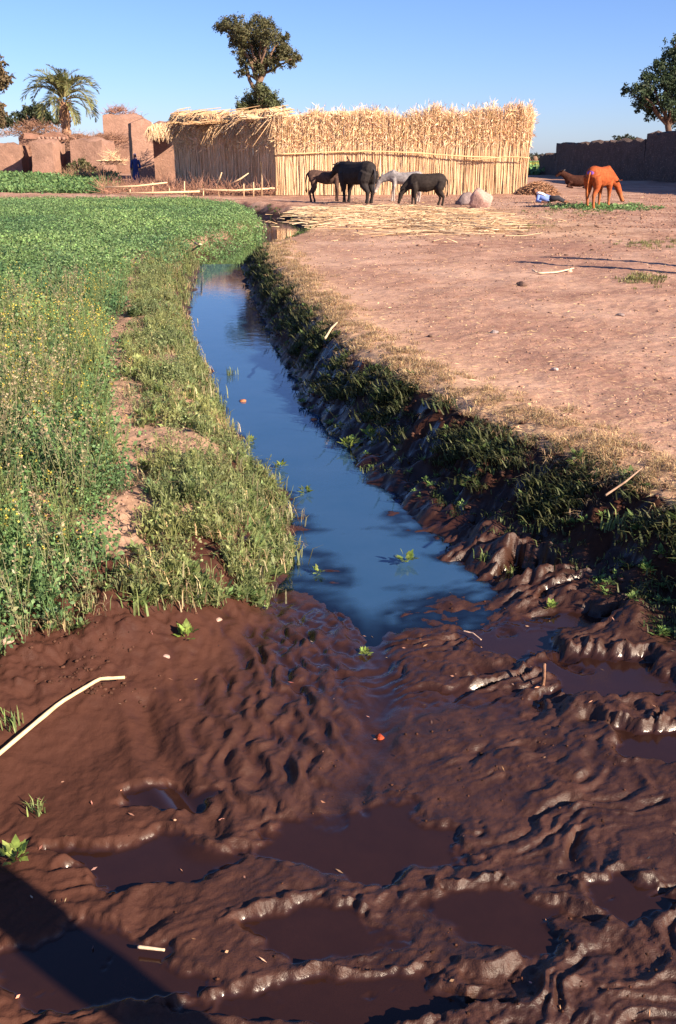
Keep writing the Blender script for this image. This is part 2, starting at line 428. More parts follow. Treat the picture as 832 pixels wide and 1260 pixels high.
def height(x, y, full=False):
    x = np.asarray(x, float); y = np.asarray(y, float)
    # bed of the ditch
    bed = np.interp(y, [-3, 1, 2, 3.4, 3.75, 4.1, 4.5, 5.0, 6, 8, 19], [-.34, -.365, -.377, -.406, -.424, -.447, -.460, -.470, -.52, -.62, -.62])
    L, LT, R_, RT = xl(y), xlt(y), xr(y), xrt(y)
    w = np.clip((x - L) / np.maximum(R_ - L, .1), 0, 1)
    bed = bed + .040 * sstep(.55, 1.0, w) * sstep(8.5, 5.5, y) + .02 * sstep(.35, .0, w) * sstep(8, 5, y)
    nearm = sstep(7.5, 4.2, y)
    # smooth left slope of drying mud
    lf = sstep(.15, -.75, x - (-.05) - .12 * (y - 2.5)) * sstep(4.4, 3.6, y)
    bed = bed + .03 * lf * sstep(1.9, 3.2, y)
    # churned mud: smeared ridges
    ux = x * .84 + y * .54; uy = -x * .54 + y * .84
    wx = .12 * pn(x * 3.6, y * 3.6, 11) + .03 * pn(x * 11, y * 11, 9); wy = .12 * pn(x * 3.6, y * 3.6, 12) + .03 * pn(x * 11, y * 11, 10)
    n1 = pn((ux + wx) * 3.6, (uy + wy) * 11.5, 13); n2 = pn((ux + wx) * 7, (uy + wy) * 25, 14)
    n3 = pn(x * 27 + 2 * wx, y * 27, 15); n4 = pn(x * 60, y * 60, 16)
    big = pn(x * 2.6, y * 2.6, 17)
    rid = (1 - np.abs(n1) * 2.0)
    n5 = pn((ux + wx * 1.4) * 11, (uy + wy * 1.4) * 52, 18)
    patch = .18 + .82 * sstep(-.35, .35, pn(x * 2.0, y * 2.6, 19))
    churn = .019 * n1 + .016 * np.clip(rid, -.3, 1) + .011 * n2 + .003 * n5 + .004 * np.abs(n3) + .0022 * n4
    churn = churn * patch + .016 * big
    rgt = sstep(.25, .8, x) * sstep(2.5, 3.1, y)
    churn = churn * (1 + .5 * rgt) + rgt * (.012 * np.abs(pn(x * 13, y * 13, 38)) + .006 * np.abs(pn(x * 30, y * 30, 39)))
    amp = np.clip(sstep(-.15, .35, x - .05 - .05 * np.sin(y * 3)) + .75 * sstep(2.35, 1.95, y + .25 * x), 0, 1.15)
    # ripple fan in the middle
    qx = x + .03 * pn(x * 9, y * 9, 21); qy = y + .05 * pn(x * 7, y * 7, 22)
    rp = np.sin((qx * .95 + qy * .30) * 2 * math.pi / .085 + 2.2 * pn(x * 6, y * 6, 23)) * (0.6 + pn(x * 7, y * 7, 24))
    rip = .011 * rp + .013 * pn(qx * 26, qy * 10, 25) + .005 * pn(qx * 55, qy * 22, 29) + .010 * pn(x * 5, y * 5, 26)
    rw = np.exp(-((x + .18) / .36) ** 2) * sstep(2.1, 2.6, y) * sstep(4.3, 3.6, y)
    clump = .004 * fbm(x * 14, y * 14, 27, 4, .6)
    det = churn * amp * sstep(7.5, 4.6, y) * (1 - .55 * sstep(3.7, 4.3, y) * sstep(.70, .50, w)) + rip * rw * (1 - .6 * np.clip(amp, 0, 1)) + clump
    det = det + (.026 + .022 * sstep(.35, .7, w)) * fbm(x * 2.6 + y * .6, y * 5.0, 28, 4) * sstep(3.7, 4.4, y) * sstep(8.0, 5.8, y)
    fl = np.array([onz(455, 690, -.42)[:2], onz(452, 760, -.41)[:2], onz(472, 850, -.40)[:2], onz(452, 930, -.39)[:2], onz(400, 1010, -.385)[:2]])
    fdist = seg_dist(x, y, fl); fk = np.exp(-(fdist / .075) ** 2)
    det = det * (1 - .75 * fk) - .014 * fk
    # mud shelf at the foot of the right bank, silted margin on the left
    lev = np.interp(y, [2, 3.4, 4.2, 6, 8, 11, 19], [-.37, -.36, -.335, -.345, -.405, -.435, -.45])
    kr = sstep(.62, 1.02, w + .10 * pn(x * 3, y * 2.2, 65)) * sstep(3.0, 3.8, y)
    bed = bed * (1 - kr) + (lev + .030 * fbm(x * 3.2, y * 5, 66, 4, .6)) * kr
    kl = sstep(.22, -.02, w + .06 * pn(x * 3, y * 3, 67)) * sstep(4.6, 5.4, y)
    bed = bed * (1 - kl) + (-.425 + .03 * fbm(x * 4, y * 6, 68, 3)) * kl
    inm = sstep(0, .12, x - L + .25) * sstep(0, .12, R_ + .25 - x)
    bed = bed + det * np.clip(inm + .4, 0, 1)
    pool = np.zeros_like(x)
    for i, (cx, cy, ax, ay, dz, rs) in enumerate(POOLS):
        ddx, ddy = (x - cx) / ax, (y - cy) / ay
        near = (np.abs(ddx) < 2.2) & (np.abs(ddy) < 2.2)
        if not near.any(): continue
        xx, yy = x[near], y[near]
        ang = np.arctan2(ddy[near], ddx[near])
        r = np.hypot(ddx[near], ddy[near]) * (1 + .42 * pn(np.cos(ang) * 1.5 + i * 3.1, np.sin(ang) * 1.5, 31) + .14 * pn(xx * 20, yy * 20, 33) + .06 * pn(xx * 50, yy * 50, 34))
        base = np.interp(cy, [1, 2, 3.5, 4.3, 5], [-.375, -.385, -.405, -.425, -.45]) + dz
        k = sstep(1.08, .82, r)
        rim = np.exp(-((r - 1.13) / .10) ** 2) * rs * (.003 + .015 * np.clip(pn(xx * 9, yy * 9, 32) + .05 + .35 * np.sin(ang) + .5 * pn(xx * 25, yy * 25, 35), 0, 1.2))
        b = bed[near] + rim
        bed[near] = b * (1 - k) + np.minimum(b, base) * k
        pool[near] = np.maximum(pool[near], sstep(1.0, .85, r))
    film = sstep(.004, -.014, det) * sstep(2.4, 3.2, y) * .75
    film = np.clip(film + .75 * np.exp(-((x - .05) / .36) ** 2) * sstep(2.9, 3.6, y) * (.55 + .9 * sstep(.006, -.006, det)), 0, .9)
    pool = np.maximum(pool, film)
    # groove running down the smooth slope
    gr = np.array([onz(178, 865, -.33)[:2], onz(195, 920, -.33)[:2], onz(235, 975, -.35)[:2], onz(262, 1015, -.36)[:2]])
    gd = seg_dist(x, y, gr)
    bed = bed - .020 * np.exp(-(gd / .035) ** 2) + .010 * np.exp(-((gd - .08) / .03) ** 2)
    # banks
    tl = np.clip((L - x) / np.maximum(L - LT, .05), 0, 1)
    tr = np.clip((x - R_) / np.maximum(RT - R_, .05), 0, 1)
    upl = -.03 + .022 * fbm(x * 9, y * 9, 37, 4, .65) * sstep(4.6, 3.9, y) - .12 * sstep(4.8, 3.5, y) * sstep(-4, -2, x) + .03 * fbm(x * 2.2, y * 2.2, 41, 3) + .012 * fbm(x * 11, y * 11, 46, 3)
    upr = .0 + .022 * fbm(x * 1.1, y * 1.1, 42, 4) * sstep(0, 1.5, x - RT) + .005 * fbm(x * 9, y * 9, 43, 4, .7) + .012 * np.clip(pn(x * 3.1, y * 3.1, 48) - .25, 0, 1) - .012 * np.clip(pn(x * 4.3, y * 4.3, 49) - .3, 0, 1) + .03 * np.exp(-((x - RT - .15) / .2) ** 2)
    sl = sstep(0, 1, tl) ** .9
    sr = .5 * (1 - (1 - tr) ** 1.8) + .5 * sstep(0, 1, tr)
    bankn = .045 * fbm(x * 5, y * 5, 44, 5, .6) + .006 * np.abs(pn(x * 16, y * 16, 50))
    h = bed * (1 - sl) + upl * sl + bankn * (.6 - .45 * sstep(4.2, 3.6, y)) * np.clip(4 * sl * (1 - sl), 0, 1)
    h = h * (1 - sr) + upr * sr + bankn * np.clip(4 * sr * (1 - sr), 0, 1)
    # beyond the first reach the ditch is a narrow winding cut
    fd = seg_dist(x, y, FAR) + .12 * pn(x * 1.5, y * 1.5, 45)
    cut = sstep(1.15, .35, fd)
    flat = np.where(x < FAR[1, 0] + .1 * (y - 21.5), upl, upr)
    hf = flat * (1 - cut) + (-.52) * cut
    m = sstep(18.2, 19.4, y)
    h = h * (1 - m) + hf * m
    # village mound at the far left, fields beyond
    mound = .58 * sstep(45, 60, y) * sstep(1, -9, x - .0 * y)
    h = h + mound
    h = h + .09 * fbm(x * .15, y * .15, 47, 3) * sstep(25, 45, y) * sstep(200, 100, y)
    h = h * sstep(900, 200, y) if False else h
    if not full: return h
    ditch = np.maximum((1 - sl) * (1 - sr) * (1 - m), cut * m)
    damp = np.clip(np.maximum(np.where(y < 4.2, sstep(.38, .10, LT - x + .12 * pn(x * 4, y * 4, 36)), sstep(.98, .45, sl)) * (x < (L + R_) / 2), sstep(.99, .80, sr) * (x >= (L + R_) / 2)), 0, 1) * (1 - m) + cut * m
    left = np.where(y < 19, x < (L + R_) / 2, x < np.interp(y, FAR[:, 1], FAR[:, 0]))
    return h, damp, left, pool * (1 - m), np.clip(lf + sl * (x < L), 0, 1) * (1 - pool), np.clip(lf + sl * (x < L) + sstep(.03, .2, sr) * (x > R_), 0, 1) * (1 - pool)

def build_ground():
    tt = list(np.arange(0, .46, .0025)); d = .0025
    while tt[-1] < 60:
        d *= 1.13; tt.append(tt[-1] + d)
    tt = np.array(sorted([-a for a in tt[1:]] + tt))
    ys = [1.2]
    while ys[-1] < 5200:
        y = ys[-1]
        r = np.interp(y, [1, 5, 20, 60, 120], [.0028, .0032, .0065, .02, .09])
        ys.append(y * (1 + r))
    back = [-400, -150, -60, -25, -10, -5, -2.5, -1.2] + list(np.arange(-.6, 1.19, .06))
    ys = np.array(back + ys)
    wv = np.maximum(ys + .2, 1.4)
    X = tt[None, :] * wv[:, None]; Y = np.repeat(ys[:, None], len(tt), 1)
    X = np.clip(X, -5000, 5000)
    Z, damp, left, pool, drying, matte = height(X.ravel(), Y.ravel(), True)
    x, y = X.ravel(), Y.ravel()
    nr, nc = X.shape
    P = np.stack([X, Y, Z.reshape(X.shape)], -1)
    dv = np.gradient(P, axis=0); du = np.gradient(P, axis=1)
    N = nrm(np.cross(du, dv)).reshape(-1, 3)
    field = left.astype(float)
    straw = np.exp(-np.clip(x - xrt(np.clip(y, -3, 19)), 0, 9) / .35) * (~left) * (y < 19) + .5 * sstep(18, 22, y) * sstep(34, 30, y) * (~left) * sstep(6, 3, np.abs(x - 1.5))
    field = np.where(y > 41, np.clip(sstep(70, 90, y), 0, 1) * .9, field)
    damp = damp * (y > -60)
    zone = np.stack([damp, field, np.clip(straw, 0, 1), np.ones_like(x)], -1).astype(np.float32)
    i = (np.arange(nr - 1)[:, None] * nc + np.arange(nc - 1)[None, :])
    Q = np.stack([i, i + 1, i + nc + 1, i + nc], -1).reshape(-1, 4)
    fm = damp[Q].mean(1); fl = left[Q].mean(1) > .5; fy = y[Q].mean(1)
    mudf = (fm > .5) & (fy < 19.4)
    fld = (~mudf) & fl & (fy < 41.5)
    yard = (~mudf) & (~fl) & (fy < 41.5)
    rest = ~(mudf | fld | yard)
    V = P.reshape(-1, 3)
    for nm, sel in (('mud', mudf), ('field_soil', fld), ('dirt_yard', yard), ('ground', rest)):
        q = Q[sel]; u, inv = np.unique(q, return_inverse=True)
        me = np_mesh(nm, V[u], inv.reshape(-1, 4), np.zeros((0, 3), np.int64), M_ground, None, True)
        a = me.attributes.new('zone', 'FLOAT_COLOR', 'POINT'); a.data.foreach_set('color', zone[u].ravel())
        a = me.attributes.new('pool', 'FLOAT', 'POINT'); a.data.foreach_set('value', pool[u].astype(np.float32))
        a = me.attributes.new('drying', 'FLOAT', 'POINT'); a.data.foreach_set('value', drying[u].astype(np.float32))
        a = me.attributes.new('matte', 'FLOAT', 'POINT'); a.data.foreach_set('value', matte[u].astype(np.float32))
        me.normals_split_custom_set_from_vertices(N[u].astype(np.float32).tolist())
        tag(link(nm, me), kind='structure')
build_ground()

def gz(x, y):
    return height(np.atleast_1d(np.asarray(x, float)), np.atleast_1d(np.asarray(y, float)))

# water: one level sheet lying in the ditch, only as wide as the ditch is
def build_water():
    mb = MB()
    ys = np.concatenate([np.concatenate([np.arange(2.8, 8, .025), np.arange(8, 19.2, .1)])])
    rows = []
    for y in ys:
        rows.append((float(xl(y)) - .35, float(xr(y)) + .30, y))
    V = []; n = 60
    for a, b, y in rows:
        for k in range(n): V.append((a + (b - a) * k / (n - 1), y, ZW))
    i = np.arange(len(rows) - 1)[:, None] * n + np.arange(n - 1)[None, :]
    mb.add(V, np.stack([i, i + 1, i + n + 1, i + n], -1).reshape(-1, 4))
    P = FAR; t = np.gradient(P, axis=0); t /= np.linalg.norm(t, axis=1)[:, None]
    s = np.stack([-t[:, 1], t[:, 0]], 1)
    V = []
    for k in range(len(P)):
        for w in (-.6, .6): V.append((*(P[k] + s[k] * w), ZW - .004))
    i = np.arange(len(P) - 1) * 2
    mb.add(V, np.stack([i, i + 1, i + 3, i + 2], -1))
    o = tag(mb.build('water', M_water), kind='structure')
    W = np.concatenate(mb.v); dp = sstep(.0, .03, ZW - height(W[:, 0].astype(float), W[:, 1].astype(float)))
    a = o.data.attributes.new('depth', 'FLOAT', 'POINT'); a.data.foreach_set('value', dp.astype(np.float32))
build_water()
# ------------------------------------------------------------------ vegetation prototypes
def rgb(*a): return np.array(a, float)
def rdir(n, zlo=-.2, zhi=1.0):
    a = rng.uniform(0, 2 * math.pi, n); z = rng.uniform(zlo, zhi, n); r = np.sqrt(np.clip(1 - z * z, 0, 1))
    return np.stack([r * np.cos(a), r * np.sin(a), z], -1)
def jit(c, n, s=.18):
    return np.clip(np.asarray(c)[None] * (1 + rng.normal(0, s, (n, 1))) * (1 + rng.normal(0, s * .3, (n, 3))), 0, 1)
G1, G2, G3 = rgb(.142, .242, .094), rgb(.205, .245, .090), rgb(.24, .24, .13)
STRAW = rgb(.52, .36, .17); DRY = rgb(.30, .21, .11)

def p_clover(n, h, r, size, col):
    mb = MB()
    a = rng.uniform(0, 2 * math.pi, n); q = r * np.sqrt(rng.uniform(0, 1, n)); z = h * rng.uniform(.18, 1, n) * (1 - .35 * (q / r) ** 2)
    P = np.stack([q * np.cos(a), q * np.sin(a), z], -1)
    N = rdir(n, .25, 1); U = np.cross(N, rdir(n, -1, 1))
    L = size * rng.uniform(.7, 1.25, n)
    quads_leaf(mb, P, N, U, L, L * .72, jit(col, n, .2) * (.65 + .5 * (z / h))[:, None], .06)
    ns = max(3, n // 10)
    for k in range(ns):
        e = P[rng.integers(0, n)]
        s = rng.uniform(.0015, .003)
        mb.add([(e[0] * .3 - s, e[1] * .3, 0), (e[0] * .3 + s, e[1] * .3, 0), (e[0] + s, e[1], e[2]), (e[0] - s, e[1], e[2])], [(0, 1, 2, 3)], None, col * .9)
    return proto(mb)

def p_weed(h, nst, col, flower=None, seed=False, leaf=.028):
    """upright branching weed with small leaves, yellow flowers or dry seed heads"""
    mb = MB()
    for k in range(nst):
        a = rng.uniform(0, 2 * math.pi); lean = rng.uniform(.05, .38); hh = h * rng.uniform(.65, 1.1)
        z = np.linspace(0, 1, 5)
        pts = np.stack([np.cos(a) * lean * hh * z ** 1.4 + .02 * np.cos(a), np.sin(a) * lean * hh * z ** 1.4 + .02 * np.sin(a), hh * z], -1)
        pts[1:, :2] += rng.normal(0, .008, (4, 2))
        tube(mb, pts, [.0024, .002, .0018, .0014, .0008], 3, col * 1.15, caps=False)
        n = int(14 * hh / .4)
        t = rng.uniform(.12, 1, n); P = np.stack([np.interp(t, z, pts[:, i]) for i in range(3)], -1)
        U = rdir(n, -.1, .9); N = nrm(np.cross(U, rdir(n, -.3, .3)) + np.array([0, 0, .5]))
        L = leaf * rng.uniform(.6, 1.3, n) * (1.25 - .7 * t)
        quads_leaf(mb, P, N, U, L, L * rng.uniform(.28, .5, n), jit(col, n, .2))
        if flower is not None and rng.random() < .3:
            m = 4; P = pts[-1] + rng.normal(0, .012, (m, 3)); quads_leaf(mb, P, rdir(m), rdir(m), .010, .010, jit(flower, m, .1))
        if seed:
            m = 9; t = rng.uniform(.72, 1.03, m); P = np.stack([np.interp(t, z, pts[:, i]) for i in range(3)], -1)
            quads_leaf(mb, P, rdir(m), rdir(m, .1, 1), .016, .008, jit(rgb(.42, .33, .20), m, .15))
    return proto(mb)

def p_grass(n, h, col, spread=.05, w=.004, lean=(.15, .8)):
    mb = MB()
    for k in range(n):
        a = rng.uniform(0, 2 * math.pi); l = rng.uniform(*lean); hh = h * rng.uniform(.5, 1.1)
        b = np.array([*(rng.normal(0, spread * .5, 2)), 0]); d = np.array([math.cos(a), math.sin(a), 0]); s = np.array([-d[1], d[0], 0]) * w * rng.uniform(.6, 1.2)
        p1 = b + d * l * hh * .3 + np.array([0, 0, hh * .6]); p2 = b + d * l * hh + np.array([0, 0, hh * (1 - .45 * l)])
        c = jit(col, 1, .2)[0]
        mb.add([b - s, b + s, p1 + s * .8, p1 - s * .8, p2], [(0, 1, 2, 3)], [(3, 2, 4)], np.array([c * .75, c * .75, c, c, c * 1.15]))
    return proto(mb)

def p_rosette(n, r, col, w=.45, up=.55):
    """low broad-leaved weed: rings of lobed leaves, some standing"""
    mb = MB()
    a = rng.uniform(0, 2 * math.pi, n); e = rng.uniform(.1, up + .5, n)
    U = np.stack([np.cos(a) * np.cos(e), np.sin(a) * np.cos(e), np.sin(e)], -1)
    N = np.stack([-np.cos(a) * np.sin(e), -np.sin(a) * np.sin(e), np.cos(e)], -1)
    L = r * rng.uniform(.55, 1.15, n)
    P = np.stack([np.cos(a) * .01, np.sin(a) * .01, np.full(n, .005)], -1) + rng.uniform(0, 1, (n, 1)) * np.array([0, 0, r * .5])
    c = jit(col, n, .18)
    quads_leaf(mb, P + U * L[:, None] * .3, N, U, L * .75, L * w, c, .05)
    for s in (-1, 1):
        S = nrm(np.cross(N, U)) * s
        quads_leaf(mb, P + U * L[:, None] * .35, N, U * .7 + S * .7, L * .42, L * w * .5, c * .92, .03)
    quads_leaf(mb, P, N, U, L * .4, .004, c * 1.2)
    return proto(mb)

# ------------------------------------------------------------------ the crop field and its weeds
def in_field(x, y):
    L, LT = xl(np.clip(y, -3, 19)), xlt(np.clip(y, -3, 19))
    edge = np.where(y < 19, LT + .10, np.interp(y, FAR[:, 1], FAR[:, 0]) - .45 - .08 * np.clip(y - 24, 0, 8))
    far = 41 - .10 * np.clip(x + 12, 0, 12) ** 1.45 * 1.0
    pd = np.abs(x - itp(y, T_path) - .10 * pn(y * 1.3, 1, 51)) - (.06 + .15 * pn(y * 1.0, 4, 52))
    return (x < edge), pd, far

def field_points(n, y0, y1, xmul=.46, xmin=0.0):
    u = rng.uniform(0, 1, n)
    y = np.sqrt(y0 ** 2 + u * (y1 ** 2 - y0 ** 2)) if y1 > 8 else rng.uniform(y0, y1, n)
    x = -rng.uniform(0, 1, n) * (xmul * y + .9)
    return x, y

def build_field():
    mb = MB()
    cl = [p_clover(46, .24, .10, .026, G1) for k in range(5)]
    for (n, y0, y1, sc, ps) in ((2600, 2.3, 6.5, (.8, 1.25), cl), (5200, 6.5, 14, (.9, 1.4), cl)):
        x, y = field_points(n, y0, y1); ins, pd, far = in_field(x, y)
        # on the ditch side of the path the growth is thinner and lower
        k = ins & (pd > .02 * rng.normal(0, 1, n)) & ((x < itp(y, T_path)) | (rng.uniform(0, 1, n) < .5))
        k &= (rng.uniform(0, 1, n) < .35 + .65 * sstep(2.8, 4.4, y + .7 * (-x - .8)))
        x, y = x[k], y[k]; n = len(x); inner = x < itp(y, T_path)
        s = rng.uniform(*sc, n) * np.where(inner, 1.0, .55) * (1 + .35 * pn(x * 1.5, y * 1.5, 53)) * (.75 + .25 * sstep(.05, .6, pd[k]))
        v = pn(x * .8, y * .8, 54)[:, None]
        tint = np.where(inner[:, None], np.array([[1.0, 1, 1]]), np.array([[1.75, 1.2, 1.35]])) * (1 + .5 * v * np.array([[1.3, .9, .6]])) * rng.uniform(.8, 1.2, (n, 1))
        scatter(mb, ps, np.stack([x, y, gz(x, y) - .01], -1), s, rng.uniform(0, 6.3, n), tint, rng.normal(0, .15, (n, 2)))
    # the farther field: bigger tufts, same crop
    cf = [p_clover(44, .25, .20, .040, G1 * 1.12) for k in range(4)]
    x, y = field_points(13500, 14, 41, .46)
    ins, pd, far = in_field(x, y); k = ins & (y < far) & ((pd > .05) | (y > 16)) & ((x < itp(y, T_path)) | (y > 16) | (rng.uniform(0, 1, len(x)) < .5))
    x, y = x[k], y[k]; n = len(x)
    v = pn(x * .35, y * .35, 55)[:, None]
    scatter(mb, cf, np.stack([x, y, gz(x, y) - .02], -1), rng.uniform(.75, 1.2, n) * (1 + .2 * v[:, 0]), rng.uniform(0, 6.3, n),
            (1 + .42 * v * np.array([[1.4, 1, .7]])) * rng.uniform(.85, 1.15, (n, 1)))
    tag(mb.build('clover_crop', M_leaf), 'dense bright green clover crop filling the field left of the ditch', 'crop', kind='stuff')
    # tall weeds flowering among the crop
    mb = MB()
    w1 = [p_weed(.46, 7, G2, rgb(.62, .47, .08)) for k in range(4)]; w2 = [p_weed(.50, 6, G3 * 1.1, None, True) for k in range(3)]
    w3 = [p_weed(.34, 9, G1 * 1.2, rgb(.62, .47, .08), leaf=.036) for k in range(3)]
    x, y = field_points(3600, 2.6, 11.5); ins, pd, far = in_field(x, y)
    dens = sstep(11.5, 5.5, y) * (.62 + .6 * pn(x * 1.1, y * .8, 56)) + .35 * np.exp(-(pd / .4) ** 2)
    k = ins & (pd > .06) & (x < itp(y, T_path) + .1) & (rng.uniform(0, 1, len(x)) < dens * 1.1) & (y > 3.1 + .3 * rng.normal(0, 1, len(x)))
    x, y = x[k], y[k]; n = len(x)
    scatter(mb, w1 + w2 + w3, np.stack([x, y, gz(x, y) - .01], -1), rng.uniform(.65, 1.12, n), rng.uniform(0, 6.3, n), rng.uniform(.8, 1.25, (n, 1)) * np.array([[1, 1, 1]]), rng.normal(0, .12, (n, 2)))
    tag(mb.build('flowering_weeds', M_leaf), 'tall thin weeds with yellow flowers and dry seed heads at the near edge of the clover', 'weeds', kind='stuff')
    # weeds on the strip between path and water and on the left bank
    mb = MB()
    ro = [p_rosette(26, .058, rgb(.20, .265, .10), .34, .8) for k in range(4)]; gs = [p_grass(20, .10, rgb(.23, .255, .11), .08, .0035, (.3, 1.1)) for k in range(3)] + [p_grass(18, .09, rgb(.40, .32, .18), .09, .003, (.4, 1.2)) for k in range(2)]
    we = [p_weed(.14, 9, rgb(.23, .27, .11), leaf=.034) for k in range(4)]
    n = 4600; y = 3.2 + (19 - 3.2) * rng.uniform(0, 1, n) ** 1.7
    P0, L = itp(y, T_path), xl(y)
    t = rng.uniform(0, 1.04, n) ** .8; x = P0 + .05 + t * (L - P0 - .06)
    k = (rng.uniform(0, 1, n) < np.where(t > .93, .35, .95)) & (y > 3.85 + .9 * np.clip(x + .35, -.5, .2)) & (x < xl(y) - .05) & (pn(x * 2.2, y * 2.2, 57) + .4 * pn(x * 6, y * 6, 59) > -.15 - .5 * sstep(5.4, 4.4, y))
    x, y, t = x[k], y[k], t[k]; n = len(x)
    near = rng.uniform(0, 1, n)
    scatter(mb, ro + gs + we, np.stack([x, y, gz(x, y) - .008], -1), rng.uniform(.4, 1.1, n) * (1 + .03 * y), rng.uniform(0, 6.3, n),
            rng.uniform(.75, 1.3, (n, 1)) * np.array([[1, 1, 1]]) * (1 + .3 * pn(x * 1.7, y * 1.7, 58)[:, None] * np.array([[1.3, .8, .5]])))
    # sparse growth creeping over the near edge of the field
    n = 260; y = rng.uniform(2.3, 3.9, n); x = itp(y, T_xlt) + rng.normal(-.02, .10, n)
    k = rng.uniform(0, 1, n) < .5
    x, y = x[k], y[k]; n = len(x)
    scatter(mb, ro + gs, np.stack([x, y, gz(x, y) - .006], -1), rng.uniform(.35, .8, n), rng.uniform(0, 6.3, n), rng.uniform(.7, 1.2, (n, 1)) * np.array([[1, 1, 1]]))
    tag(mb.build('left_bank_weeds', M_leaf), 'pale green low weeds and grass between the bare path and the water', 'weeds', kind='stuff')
    # right bank
    mb = MB()
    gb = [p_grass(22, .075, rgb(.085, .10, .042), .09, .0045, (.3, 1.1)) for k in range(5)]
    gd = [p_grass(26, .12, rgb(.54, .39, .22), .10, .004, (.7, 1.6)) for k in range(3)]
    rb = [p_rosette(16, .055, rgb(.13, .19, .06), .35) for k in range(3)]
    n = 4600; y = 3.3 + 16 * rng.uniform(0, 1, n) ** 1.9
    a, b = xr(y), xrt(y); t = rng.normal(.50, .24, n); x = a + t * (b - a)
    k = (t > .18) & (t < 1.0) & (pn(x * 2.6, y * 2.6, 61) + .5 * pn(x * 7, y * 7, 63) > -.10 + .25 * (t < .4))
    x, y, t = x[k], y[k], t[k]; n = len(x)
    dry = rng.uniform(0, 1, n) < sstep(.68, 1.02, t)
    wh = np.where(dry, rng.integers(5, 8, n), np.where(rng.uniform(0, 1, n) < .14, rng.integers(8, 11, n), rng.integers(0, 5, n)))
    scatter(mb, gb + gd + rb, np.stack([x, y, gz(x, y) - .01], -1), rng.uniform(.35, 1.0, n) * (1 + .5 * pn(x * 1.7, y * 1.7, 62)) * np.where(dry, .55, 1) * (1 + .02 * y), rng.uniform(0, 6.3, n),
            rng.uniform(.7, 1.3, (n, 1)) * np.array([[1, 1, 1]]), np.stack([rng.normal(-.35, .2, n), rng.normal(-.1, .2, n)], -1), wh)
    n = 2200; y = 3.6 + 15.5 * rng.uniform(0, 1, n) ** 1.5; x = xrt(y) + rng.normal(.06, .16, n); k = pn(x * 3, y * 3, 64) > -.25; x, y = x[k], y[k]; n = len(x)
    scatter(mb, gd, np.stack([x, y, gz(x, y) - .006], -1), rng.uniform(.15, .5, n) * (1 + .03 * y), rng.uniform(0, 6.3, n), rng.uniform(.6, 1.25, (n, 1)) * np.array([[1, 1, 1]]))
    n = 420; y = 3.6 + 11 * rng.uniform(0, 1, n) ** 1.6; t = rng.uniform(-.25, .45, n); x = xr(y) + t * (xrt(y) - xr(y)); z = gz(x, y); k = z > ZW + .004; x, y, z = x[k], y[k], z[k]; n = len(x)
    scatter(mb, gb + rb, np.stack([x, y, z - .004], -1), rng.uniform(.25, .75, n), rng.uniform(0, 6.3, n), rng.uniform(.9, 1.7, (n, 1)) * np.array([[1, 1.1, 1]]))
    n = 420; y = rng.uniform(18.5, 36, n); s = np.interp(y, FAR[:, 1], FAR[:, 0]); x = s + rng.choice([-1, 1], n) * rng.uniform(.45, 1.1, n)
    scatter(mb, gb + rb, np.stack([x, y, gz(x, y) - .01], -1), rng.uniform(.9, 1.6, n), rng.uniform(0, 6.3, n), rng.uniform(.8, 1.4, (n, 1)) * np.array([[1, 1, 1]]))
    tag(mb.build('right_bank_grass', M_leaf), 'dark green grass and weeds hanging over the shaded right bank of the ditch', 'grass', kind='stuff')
    # green strip on the mound, before the village, and the far field in the gap
    mb = MB()
    n = 3800; y = rng.uniform(46, 57.5, n); x = -rng.uniform(.17, .50, n) * y
    k = (x < -9.3 - .25 * (y - 46)) ; x, y = x[k], y[k]; n = len(x)
    sf = [p_clover(16, .26, .32, .13, G1 * 1.1) for k in range(3)]
    scatter(mb, sf, np.stack([x, y, gz(x, y) - .02], -1), rng.uniform(.8, 1.15, n), rng.uniform(0, 6.3, n), rng.uniform(.85, 1.15, (n, 1)) * np.array([[1, 1, 1]]))
    tag(mb.build('village_crop', M_leaf), 'thin bright green crop strip in front of the mud village walls', 'crop', kind='stuff')
    mb = MB()
    n = 2600; y = 90 + 190 * rng.uniform(0, 1, n); x = rng.uniform(.10, .200, n) * y
    yl = (y > 130) & (y < 200)
    scatter(mb, [p_clover(12, .5, .8, .42, G1 * 1.05) for k in range(3)], np.stack([x, y, gz(x, y) - .02], -1), rng.uniform(.8, 1.2, n), rng.uniform(0, 6.3, n),
            rng.uniform(.85, 1.15, (n, 1)) * np.where(yl[:, None], np.array([[2.4, 1.45, .9]]), np.array([[1.0, 1.05, 1.0]])))
    tag(mb.build('far_crop', M_leaf), 'far green and yellow crop seen past the right end of the reed wall', 'crop', kind='stuff')
build_field()
